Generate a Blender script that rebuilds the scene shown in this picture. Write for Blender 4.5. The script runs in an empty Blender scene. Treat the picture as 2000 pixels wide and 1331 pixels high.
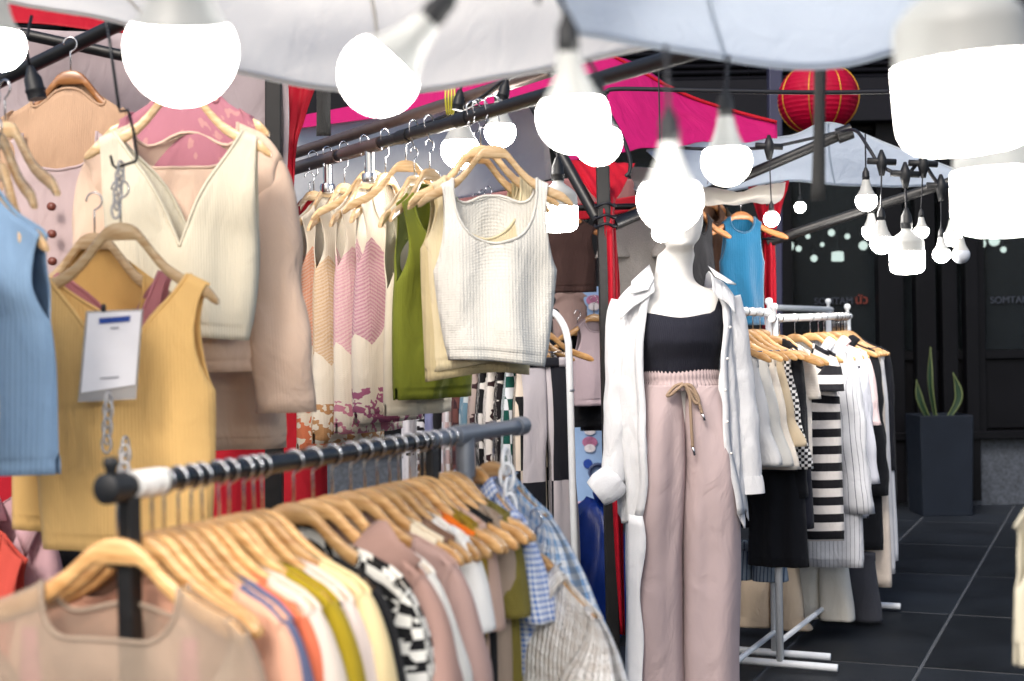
import bpy, bmesh, math, random
from mathutils import Vector, Matrix, noise
sc = bpy.context.scene
COL = sc.collection
R = math.radians
# ------------------------------------------------------------------ camera
FPX, CH, ROLL = 2778.0, 1.40, R(1.0)
RV = Vector((math.cos(ROLL), 0, -math.sin(ROLL)))
UV_ = Vector((math.sin(ROLL), 0, math.cos(ROLL)))
CAM = Vector((0, 0, CH))
cam_d = bpy.data.cameras.new('camera')
cam = bpy.data.objects.new('camera', cam_d); COL.objects.link(cam)
m = Matrix(((RV.x, UV_.x, 0, 0), (RV.y, UV_.y, -1, 0), (RV.z, UV_.z, 0, CH), (0, 0, 0, 1)))
cam.matrix_world = m
cam_d.lens = 50.0; cam_d.sensor_width = 36.0; cam_d.clip_end = 500; cam_d.clip_start = 0.05
cam_d.dof.use_dof = True; cam_d.dof.focus_distance = 5.15; cam_d.dof.aperture_fstop = 3.3
sc.camera = cam
# ------------------------------------------------------------------ sky, sun, exposure
w = bpy.data.worlds.new('World'); sc.world = w; w.use_nodes = True
nt = w.node_tree; bg = nt.nodes['Background']
sky = nt.nodes.new('ShaderNodeTexSky'); sky.sky_type = 'NISHITA'; sky.sun_disc = False
sky.sun_elevation = R(43); sky.sun_rotation = R(205); sky.air_density = 1.0; sky.dust_density = 4.0; sky.ozone_density = 1.0
nt.links.new(sky.outputs[0], bg.inputs[0]); bg.inputs[1].default_value = 0.115
sun_d = bpy.data.lights.new('sun', 'SUN'); sun_d.energy = 1.5; sun_d.angle = R(16); sun_d.color = (1, .95, .88)
sun = bpy.data.objects.new('sun', sun_d); COL.objects.link(sun)
# sun stands behind the camera, over its left shoulder
sd = Vector((math.sin(R(205)) * math.cos(R(43)), math.cos(R(205)) * math.cos(R(43)), math.sin(R(43))))
sun.rotation_euler = sd.to_track_quat('Z', 'Y').to_euler()
vs = sc.view_settings; vs.view_transform = 'Standard'; vs.look = 'None'; vs.exposure = 0.66; vs.gamma = 1.0; vs.use_curve_mapping = False
sc.cycles.use_denoising = True
sc.cycles.max_bounces = 5; sc.cycles.diffuse_bounces = 3; sc.cycles.glossy_bounces = 2; sc.cycles.transmission_bounces = 3; sc.cycles.transparent_max_bounces = 6
sc.cycles.use_adaptive_sampling = True; sc.cycles.adaptive_threshold = .03
sc.cycles.sample_clamp_indirect = 6.0; sc.cycles.caustics_reflective = False; sc.cycles.caustics_refractive = False

def at(px, py, d):
    """a point seen at (px, py) of the 2000 x 1331 photograph, d metres in front of the camera"""
    return CAM + RV * ((px - 1000) / FPX * d) + UV_ * ((665.5 - py) / FPX * d) + Vector((0, d, 0))

def lin(c):
    return tuple(((x / 255) / 12.92 if x / 255 <= .04045 else ((x / 255 + .055) / 1.055) ** 2.4) for x in c)

def smooth(a, b, x):
    t = min(1, max(0, (x - a) / (b - a))); return t * t * (3 - 2 * t)

def interp(x, xs, ys):
    if x <= xs[0]: return ys[0]
    for i in range(1, len(xs)):
        if x <= xs[i]:
            t = (x - xs[i - 1]) / (xs[i] - xs[i - 1]); return ys[i - 1] + (ys[i] - ys[i - 1]) * t
    return ys[-1]
# ------------------------------------------------------------------ materials
def newmat(name):
    mt = bpy.data.materials.new(name); mt.use_nodes = True
    return mt, mt.node_tree, mt.node_tree.nodes['Principled BSDF']

def plain(name, col, rough=.5, metal=0., spec=.5, nscale=30, nvar=.12, bump=.0, coat=0., coords='Object'):
    mt, t, b = newmat(name)
    c = lin(col)
    tc = t.nodes.new('ShaderNodeTexCoord'); n = t.nodes.new('ShaderNodeTexNoise'); n.inputs['Scale'].default_value = nscale; n.inputs['Detail'].default_value = 5
    t.links.new(tc.outputs[coords], n.inputs['Vector'])
    mx = t.nodes.new('ShaderNodeMix'); mx.data_type = 'RGBA'
    mx.inputs[6].default_value = (*[x * (1 - nvar * 1.6) for x in c], 1); mx.inputs[7].default_value = (*[min(1, x * (1 + nvar)) for x in c], 1)
    t.links.new(n.outputs['Fac'], mx.inputs[0]); t.links.new(mx.outputs[2], b.inputs['Base Color'])
    mr = t.nodes.new('ShaderNodeMapRange'); mr.inputs[3].default_value = max(.03, rough - .1); mr.inputs[4].default_value = min(1, rough + .12)
    t.links.new(n.outputs['Fac'], mr.inputs[0]); t.links.new(mr.outputs[0], b.inputs['Roughness'])
    b.inputs['Metallic'].default_value = metal; b.inputs['Specular IOR Level'].default_value = spec; b.inputs['Coat Weight'].default_value = coat
    if bump:
        bp = t.nodes.new('ShaderNodeBump'); bp.inputs['Strength'].default_value = bump; bp.inputs['Distance'].default_value = .01
        t.links.new(n.outputs['Fac'], bp.inputs['Height']); t.links.new(bp.outputs[0], b.inputs['Normal'])
    return mt

class NG:
    """small helper that chains math nodes"""
    def __init__(s, t):
        s.t = t
        tc = t.nodes.new('ShaderNodeTexCoord'); s.uv = tc.outputs['UV']
        sp = t.nodes.new('ShaderNodeSeparateXYZ'); t.links.new(s.uv, sp.inputs[0]); s.x, s.y = sp.outputs[0], sp.outputs[1]
    def m(s, op, a, b=0.0):
        n = s.t.nodes.new('ShaderNodeMath'); n.operation = op
        for i, v in enumerate((a, b)):
            if isinstance(v, (int, float)): n.inputs[i].default_value = v
            else: s.t.links.new(v, n.inputs[i])
        return n.outputs[0]
    def mix(s, f, a, b):
        n = s.t.nodes.new('ShaderNodeMix'); n.data_type = 'RGBA'
        for i, v in ((0, f), (6, a), (7, b)):
            if isinstance(v, (int, float)): n.inputs[i].default_value = v
            elif isinstance(v, tuple): n.inputs[i].default_value = (*v[:3], 1)
            else: s.t.links.new(v, n.inputs[i])
        return n.outputs[2]
    def noise(s, scale, detail=3, vec=None):
        n = s.t.nodes.new('ShaderNodeTexNoise'); n.inputs['Scale'].default_value = scale; n.inputs['Detail'].default_value = detail
        s.t.links.new(vec or s.uv, n.inputs['Vector']); return n.outputs['Fac']
    def voro(s, scale, out='Distance', rnd=1.):
        n = s.t.nodes.new('ShaderNodeTexVoronoi'); n.inputs['Scale'].default_value = scale; n.inputs['Randomness'].default_value = rnd
        s.t.links.new(s.uv, n.inputs['Vector']); return n.outputs[out]
    def stripe(s, axis, period, duty=.5, off=0.):
        a = s.x if axis == 'x' else s.y
        return s.m('LESS_THAN', s.m('FRACT', s.m('ADD', s.m('MULTIPLY', a, 1 / period), 100.25 + off)), duty)
    def wave(s, axis, period):
        a = s.x if axis == 'x' else s.y
        return s.m('SINE', s.m('MULTIPLY', a, 2 * math.pi / period))
    def check(s, sx, sy, off=0.):
        return s.m('ABSOLUTE', s.m('SUBTRACT', s.stripe('x', sx * 2, .5, off), s.stripe('y', sy * 2, .5)))

def cloth(name, col, kind='knit', pat=None, var=.16, bump=.22, period=.0036, trans=0., sheen=.05, rough=.88, crease=.4):
    mt, t, b = newmat(name); g = NG(t)
    if pat is None: c = lin(col)
    elif callable(pat): c = pat(g)
    big = g.noise(7, 2); fine = g.noise(420, 0)
    f = g.m('ADD', g.m('MULTIPLY', big, .7), g.m('MULTIPLY', fine, .5))
    k = g.m('ADD', 1 - var * .75, g.m('MULTIPLY', f, var))
    mul = t.nodes.new('ShaderNodeMix'); mul.data_type = 'RGBA'; mul.blend_type = 'MULTIPLY'; mul.inputs[0].default_value = 1
    if isinstance(c, tuple): mul.inputs[6].default_value = (*c, 1)
    else: t.links.new(c, mul.inputs[6])
    cr = t.nodes.new('ShaderNodeCombineColor')
    for i in range(3): t.links.new(k, cr.inputs[i])
    t.links.new(cr.outputs[0], mul.inputs[7]); t.links.new(mul.outputs[2], b.inputs['Base Color'])
    if kind == 'knit': h = g.m('ADD', g.m('MULTIPLY', g.wave('x', period), .5), g.m('MULTIPLY', g.wave('y', period * .8), .35))
    elif kind == 'rib': h = g.wave('x', period * 1.6)
    elif kind == 'ribh': h = g.wave('y', period * 1.8)
    elif kind == 'weave': h = g.m('ADD', g.m('MULTIPLY', g.noise(160, 2), 1.6), g.m('MULTIPLY', g.wave('y', .0022), .2))
    elif kind == 'tweed': h = g.m('ADD', g.m('MULTIPLY', g.noise(130, 3), 3.), g.m('MULTIPLY', g.wave('x', .011), .6))
    else: h = g.noise(90, 4)
    bp = t.nodes.new('ShaderNodeBump'); bp.inputs['Strength'].default_value = bump; bp.inputs['Distance'].default_value = .0022
    # soft creases running mostly down the cloth
    mpn = t.nodes.new('ShaderNodeMapping'); mpn.inputs['Scale'].default_value = (1.0, .42, 1.0); mpn.inputs['Rotation'].default_value = (0, 0, .25); t.links.new(g.uv, mpn.inputs[0])
    wn = t.nodes.new('ShaderNodeTexNoise'); wn.inputs['Scale'].default_value = 15; wn.inputs['Detail'].default_value = 2.5; wn.inputs['Distortion'].default_value = 1.1; t.links.new(mpn.outputs[0], wn.inputs['Vector'])
    b0 = t.nodes.new('ShaderNodeBump'); b0.inputs['Strength'].default_value = crease; b0.inputs['Distance'].default_value = .02
    t.links.new(wn.outputs['Fac'], b0.inputs['Height']); t.links.new(b0.outputs[0], bp.inputs['Normal'])
    t.links.new(h, bp.inputs['Height']); t.links.new(bp.outputs[0], b.inputs['Normal'])
    b.inputs['Roughness'].default_value = rough; b.inputs['Specular IOR Level'].default_value = .25
    b.inputs['Sheen Weight'].default_value = sheen; b.inputs['Sheen Roughness'].default_value = .5
    if trans:
        tr = t.nodes.new('ShaderNodeBsdfTranslucent'); t.links.new(mul.outputs[2], tr.inputs[0]); t.links.new(bp.outputs[0], tr.inputs[1])
        ms = t.nodes.new('ShaderNodeMixShader'); ms.inputs[0].default_value = trans
        out = t.nodes['Material Output']
        t.links.new(b.outputs[0], ms.inputs[1]); t.links.new(tr.outputs[0], ms.inputs[2]); t.links.new(ms.outputs[0], out.inputs[0])
    return mt

def emit(name, col, strength):
    mt = bpy.data.materials.new(name); mt.use_nodes = True; t = mt.node_tree; t.nodes.clear()
    o = t.nodes.new('ShaderNodeOutputMaterial'); e = t.nodes.new('ShaderNodeEmission'); e.inputs[0].default_value = (*col, 1); e.inputs[1].default_value = strength
    t.links.new(e.outputs[0], o.inputs[0]); return mt

def wood_mat(name, c1, c2):
    mt, t, b = newmat(name)
    tc = t.nodes.new('ShaderNodeTexCoord'); mp = t.nodes.new('ShaderNodeMapping'); mp.inputs['Scale'].default_value = (9, 40, 70)
    oi = t.nodes.new('ShaderNodeObjectInfo'); va = t.nodes.new('ShaderNodeVectorMath'); va.operation = 'ADD'
    t.links.new(tc.outputs['Object'], va.inputs[0]); t.links.new(oi.outputs['Random'], va.inputs[1]); t.links.new(va.outputs[0], mp.inputs[0])
    n = t.nodes.new('ShaderNodeTexNoise'); n.inputs['Scale'].default_value = 1.6; n.inputs['Detail'].default_value = 7; n.inputs['Distortion'].default_value = .6
    t.links.new(mp.outputs[0], n.inputs[0])
    cr = t.nodes.new('ShaderNodeValToRGB'); cr.color_ramp.elements[0].position = .32; cr.color_ramp.elements[1].position = .68
    cr.color_ramp.elements[0].color = (*lin(c1), 1); cr.color_ramp.elements[1].color = (*lin(c2), 1)
    t.links.new(n.outputs['Fac'], cr.inputs[0])
    hs = t.nodes.new('ShaderNodeHueSaturation'); mr = t.nodes.new('ShaderNodeMapRange'); mr.inputs[3].default_value = .72; mr.inputs[4].default_value = 1.12
    t.links.new(oi.outputs['Random'], mr.inputs[0]); t.links.new(mr.outputs[0], hs.inputs['Value']); t.links.new(cr.outputs[0], hs.inputs['Color'])
    t.links.new(hs.outputs[0], b.inputs['Base Color']); b.inputs['Roughness'].default_value = .34; b.inputs['Coat Weight'].default_value = .35; b.inputs['Coat Roughness'].default_value = .25
    return mt

# ------------------------------------------------------------------ mesh builder
class MB:
    def __init__(s): s.v, s.f, s.uv = [], [], []
    def vert(s, p, uv=(0, 0)): s.v.append(Vector(p)); s.uv.append(uv); return len(s.v) - 1
    def grid(s, pts, uvs=None, close=False):
        n, k = len(pts), len(pts[0]); base = len(s.v)
        for i in range(n):
            for j in range(k): s.vert(pts[i][j], uvs[i][j] if uvs else (j / k, i / n))
        for i in range(n - 1):
            for j in range(k if close else k - 1):
                j2 = (j + 1) % k
                s.f.append((base + i * k + j, base + i * k + j2, base + (i + 1) * k + j2, base + (i + 1) * k + j))
        return base
    def cap(s, base, k, flip=False):
        idx = list(range(base, base + k)); s.f.append(tuple(reversed(idx)) if flip else tuple(idx))
    def tube(s, pts, r, seg=8, caps=True, flat=1.0):
        pts = [Vector(p) for p in pts]; n = len(pts)
        rr = r if isinstance(r, (list, tuple)) else [r] * n
        rings, uvs, up, L = [], [], None, 0
        for i in range(n):
            t = (pts[min(i + 1, n - 1)] - pts[max(i - 1, 0)])
            t = t.normalized() if t.length > 1e-9 else Vector((0, 0, 1))
            if up is None: up = Vector((0, 0, 1)) if abs(t.z) < .9 else Vector((1, 0, 0))
            a = t.cross(up); a = a.normalized() if a.length > 1e-6 else t.orthogonal().normalized(); up = a.cross(t).normalized()
            if i: L += (pts[i] - pts[i - 1]).length
            rings.append([pts[i] + a * (rr[i] * math.cos(q)) + up * (rr[i] * flat * math.sin(q)) for q in [2 * math.pi * j / seg for j in range(seg)]])
            uvs.append([(j / seg * .1, L) for j in range(seg)])
        b = s.grid(rings, uvs, True)
        if caps: s.cap(b, seg, True); s.cap(b + (n - 1) * seg, seg)
        return s
    def box(s, c, size, rot=None):
        c = Vector(c); h = [x / 2 for x in size]; M = rot if rot is not None else Matrix.Identity(3); b = len(s.v)
        for dx in (-1, 1):
            for dy in (-1, 1):
                for dz in (-1, 1): s.vert(c + M @ Vector((dx * h[0], dy * h[1], dz * h[2])), (dx * h[0], dz * h[2]))
        for f in ((0, 1, 3, 2), (4, 6, 7, 5), (0, 4, 5, 1), (2, 3, 7, 6), (0, 2, 6, 4), (1, 5, 7, 3)): s.f.append(tuple(b + i for i in f))
        return s
    def lathe(s, prof, seg=24, origin=(0, 0, 0), ribs=None):
        o = Vector(origin); rings = []
        for (r, z, *rb) in prof:
            k = rb[0] if rb else 0
            rings.append([o + Vector(((r * (1 - k * (j % 2))) * math.cos(2 * math.pi * j / seg), (r * (1 - k * (j % 2))) * math.sin(2 * math.pi * j / seg), z)) for j in range(seg)])
        b = s.grid(rings, None, True); s.cap(b, seg, True); s.cap(b + (len(prof) - 1) * seg, seg); return s
    def mesh(s, name, mat, smooth_=True, merge=0., angle=None):
        me = bpy.data.meshes.new(name); me.from_pydata([tuple(v) for v in s.v], [], s.f)
        ul = me.uv_layers.new(name='UVMap'); uv = s.uv
        ul.data.foreach_set('uv', [c for l in me.loops for c in uv[l.vertex_index]])
        me.materials.append(mat)
        bm = bmesh.new(); bm.from_mesh(me)
        if merge: bmesh.ops.remove_doubles(bm, verts=bm.verts, dist=merge)
        bmesh.ops.recalc_face_normals(bm, faces=bm.faces); bm.to_mesh(me); bm.free()
        if smooth_:
            me.polygons.foreach_set('use_smooth', [True] * len(me.polygons))
            if angle: me.set_sharp_from_angle(angle=R(angle))
        return me
    def build(s, name, mat, parent=None, smooth_=True, merge=0., angle=None, solid=0., bevel=0.):
        o = bpy.data.objects.new(name, s.mesh(name, mat, smooth_, merge, angle)); COL.objects.link(o)
        if parent is not None: put(o, parent)
        if solid:
            md = o.modifiers.new('thickness', 'SOLIDIFY'); md.thickness = solid; md.offset = 0
        if bevel:
            md = o.modifiers.new('bevel', 'BEVEL'); md.width = bevel; md.segments = 2; md.limit_method = 'ANGLE'
        return o

MW = {}
def world(o):
    return MW.get(o.name, Matrix.Identity(4))
def put(o, parent, local=False):
    """parent a mesh whose vertices are in world space (or in the parent's own space)"""
    o.parent = parent
    if not local: o.matrix_parent_inverse = world(parent).inverted()

USED = {}
def tag(o, label=None, cat=None, group=None, kind=None):
    if label:
        USED.setdefault(label, []).append(o.name); o['label'] = label
    if cat: o['category'] = cat
    if group: o['group'] = group
    if kind: o['kind'] = kind
    return o

def empty(name, loc=(0, 0, 0), rot=None, label=None, cat=None, group=None, kind=None):
    o = bpy.data.objects.new(name, None); COL.objects.link(o); o.empty_display_size = .05
    M = Matrix.Translation(Vector(loc)) @ (rot.to_4x4() if rot is not None else Matrix.Identity(4))
    o.matrix_world = M; MW[o.name] = M
    return tag(o, label, cat, group, kind)

def inst(me, name, parent):
    o = bpy.data.objects.new(name, me); COL.objects.link(o); o.parent = parent; return o

def rz(a): return Matrix.Rotation(a, 3, 'Z')

def catmull(p, n):
    """n points per segment through control points"""
    p = [Vector(q) for q in p]; out = []
    for i in range(len(p) - 1):
        a, b, c, d = p[max(i - 1, 0)], p[i], p[i + 1], p[min(i + 2, len(p) - 1)]
        for k in range(n):
            t = k / n; out.append(.5 * ((2 * b) + (c - a) * t + (2 * a - 5 * b + 4 * c - d) * t * t + (3 * b - a - 3 * c + d) * t ** 3))
    out.append(p[-1]); return out

LASTP = [None]
def seams(parent, rows=(), cols=(), r=.004, mat=None):
    """stitched hems and seams lying on the sheet made last"""
    p = LASTP[0]
    for i in rows: MB().tube([q + Vector((0, 0, -.003)) for q in p[i]], r, 6).build('hem', mat, parent)
    for j in cols: MB().tube([p[i][j] + Vector((0, 0, -.003)) for i in range(len(p))], r * .8, 6).build('seam', mat, parent)

def sheet(name, ctrl, mat, parent=None, n=8, wr=.0, wf=3., seed=0, solid=.0025, fold=None):
    """a cloth stretched through a grid of (px, py, depth) control points, with wrinkles"""
    rows = [catmull([at(*c) for c in r], n) for r in ctrl]
    cols = [catmull([r[j] for r in rows], n) for j in range(len(rows[0]))]
    pts = [[cols[j][i] for j in range(len(cols))] for i in range(len(cols[0]))]
    uvs = []; H = 0
    for i in range(len(pts)):
        if i: H += (pts[i][0] - pts[i - 1][0]).length
        W = 0; ru = []
        for j in range(len(pts[0])):
            if j: W += (pts[i][j] - pts[i][j - 1]).length
            ru.append((W, H))
        uvs.append(ru)
    if wr or fold:
        for i in range(len(pts)):
            for j in range(len(pts[0])):
                p = pts[i][j]; q = noise.noise(p * wf + Vector((seed, 0, 0))) + .5 * noise.noise(p * wf * 2.3)
                dv = Vector((.2, 1, .5)) * (wr * q)
                if fold: dv += Vector((0, 1, 0)) * fold[0] * math.sin(uvs[i][j][0] * 2 * math.pi / fold[1] + 2 * noise.noise(p * 1.5))
                pts[i][j] = p + dv
    mb = MB(); mb.grid(pts, uvs); LASTP[0] = pts
    return mb.build(name, mat, parent, solid=solid)

def post(name, a, b, r, mat, parent=None, seg=4, label=None, cat=None, group=None):
    mb = MB(); a, b = Vector(a), Vector(b)
    if seg == 4:
        mid = (a + b) / 2; mb.box(mid, (r * 2, r * 2, (b - a).length), (b - a).to_track_quat('Z', 'Y').to_matrix())
        o = mb.build(name, mat, parent, smooth_=False, bevel=r * .2)
    else:
        mb.tube([a.lerp(b, k / 6) for k in range(7)], r, seg); o = mb.build(name, mat, parent, angle=40)
    return tag(o, label, cat, group)
# ------------------------------------------------------------------ shared materials
WOOD = wood_mat('pale_varnished_wood', (186, 134, 78), (224, 180, 122))
WOODP = wood_mat('cream_varnished_wood', (214, 172, 120), (240, 210, 164))
WOODD = wood_mat('brown_varnished_wood', (150, 92, 48), (192, 132, 78))
CHROME = plain('chrome', (205, 206, 210), .18, 1.0, nvar=.05)
BLACKM = plain('black_painted_steel', (20, 20, 22), .42, .0, .5, 40, .35, .05)
WHITEM = plain('white_painted_steel', (226, 230, 234), .32, 0, .5, 25, .05)
GREYM = plain('galvanised_grey', (132, 138, 148), .4, .55, .5, 35, .15)
BRONZE = plain('brown_grey_tube', (104, 88, 84), .35, .5, .5, 30, .2)
RUBBER = plain('black_rubber', (24, 26, 30), .5, 0, .4, 60, .2)
CORD = plain('black_cable', (20, 22, 30), .5, 0, .4, 60, .2)
BULBW = plain('white_bulb_plastic', (168, 170, 168), .4, 0, .4, 20, .03)
LIT = emit('lit_bulb_dome', (1.0, .95, .88), 45.0)
DIM = plain('frosted_unlit_dome', (190, 196, 206), .2, 0, .5, 20, .03)
CLEARP = plain('clear_plastic', (225, 226, 230), .15, 0, .6, 30, .04)
_b = CLEARP.node_tree.nodes['Principled BSDF']; _b.inputs['Transmission Weight'].default_value = .55

# ------------------------------------------------------------------ hangers
HX = [0, .02, .035, .05, .075, .10, .13, .16, .19, .215, .26, .32]
HZ = [z - .028 for z in (-.058, -.061, -.070, -.088, -.120, -.146, -.166, -.180, -.194, -.218, -.29, -.40)]
HZF = [-.086 - z for z in (0, .003, .010, .021, .044, .062, .078, .090, .100, .114, .165, .25)]
STEEP = [False]
def hz(x): return interp(abs(x), HX, HZ if STEEP[0] else HZF)
def hy(x): return -.035 * (min(abs(x), .215) / .215) ** 2
def hanger_meshes():
    mb = MB(); rings = []; N = 52
    for i in range(N + 1):
        x = -.215 + .43 * i / N; ax = abs(x)
        zt = hz(x) - .003; zb = zt - .027 if ax > .06 else min(zt - .027, -.086 - .040)
        if ax > .195: zb = zt - .026 + .010 * ((ax - .195) / .02) ** 2; zt -= .004 * ((ax - .195) / .02) ** 2
        y = hy(x); h = .0075
        rings.append([(x, y - h, zt - .004), (x, y - h * .6, zt), (x, y + h * .6, zt), (x, y + h, zt - .004),
                      (x, y + h, zb + .004), (x, y + h * .6, zb), (x, y - h * .6, zb), (x, y - h, zb + .004)])
    b = mb.grid(rings, None, True); mb.cap(b, 8); mb.cap(b + N * 8, 8)
    body = mb.mesh('hanger_body', WOOD, True, angle=50)
    mb = MB(); pts = [(0, 0, -.09), (0, 0, -.05)] + [(.006 - .006 * k, 0, -.046 + .006 * k) for k in (1,)]
    for k in range(13):
        a = R(-60 + 245 * k / 12); pts.append((.0185 * math.cos(a), 0, -.0195 + .0185 * math.sin(a)))
    mb.tube(pts, .0021, 6); hook = mb.mesh('hook', CHROME)
    mb = MB(); mb.tube([(-.17, 0, -.178), (.17, 0, -.178)], .0025, 6); mb.tube([(-.10, -.007, -.15), (-.10, 0, -.178)], .0025, 6); mb.tube([(.10, -.007, -.15), (.10, 0, -.178)], .0025, 6)
    bar = mb.mesh('clip_bar', CHROME)
    mb = MB(); mb.box((0, -.008, -.198), (.022, .003, .05)); mb.box((0, .008, -.198), (.022, .003, .05)); mb.tube([(-.013, 0, -.19), (.013, 0, -.19)], .0065, 8)
    clip = mb.mesh('clip', CHROME, False)
    return body, hook, bar, clip
HMESH = {}
for st_ in (True, False):
    STEEP[0] = st_; HB, HH, HBAR, HCLIP = hanger_meshes(); HBD = HB.copy(); HBD.materials.clear(); HBD.materials.append(WOODD); HMESH[st_] = (HB, HBD)
    if st_: HB.materials.clear(); HB.materials.append(WOODP)

def hanger(P, rot, label, group=None, dark=False, clips=False, s=1.0, name='wooden_hanger', link=0.):
    h = empty(name, P, rot, label, 'hanger', group)
    if s != 1.0: h.scale = (s, s, s)
    inst(HMESH[STEEP[0]][1 if dark else 0], 'hanger_body', h); inst(HH, 'hook', h)
    if link > .012:   # longer wire hook reaching over the tube
        q = MB(); q.tube([(.02, 0, link - .03), (.022, 0, link + .0)] + [(.022 * math.cos(R(t)), 0, link + .022 * math.sin(R(t))) for t in range(20, 181, 20)] + [(-.018, 0, link - .02), (0, 0, -.002), (.004, 0, -.008)], .0022, 6); put(q.build('extension_hook', CHROME), h, True)
    if clips:
        inst(HBAR, 'clip_bar', h)
        for sx in (-.12, .12): c = inst(HCLIP, 'clip', h); c.location.x = sx
    return h

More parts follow.
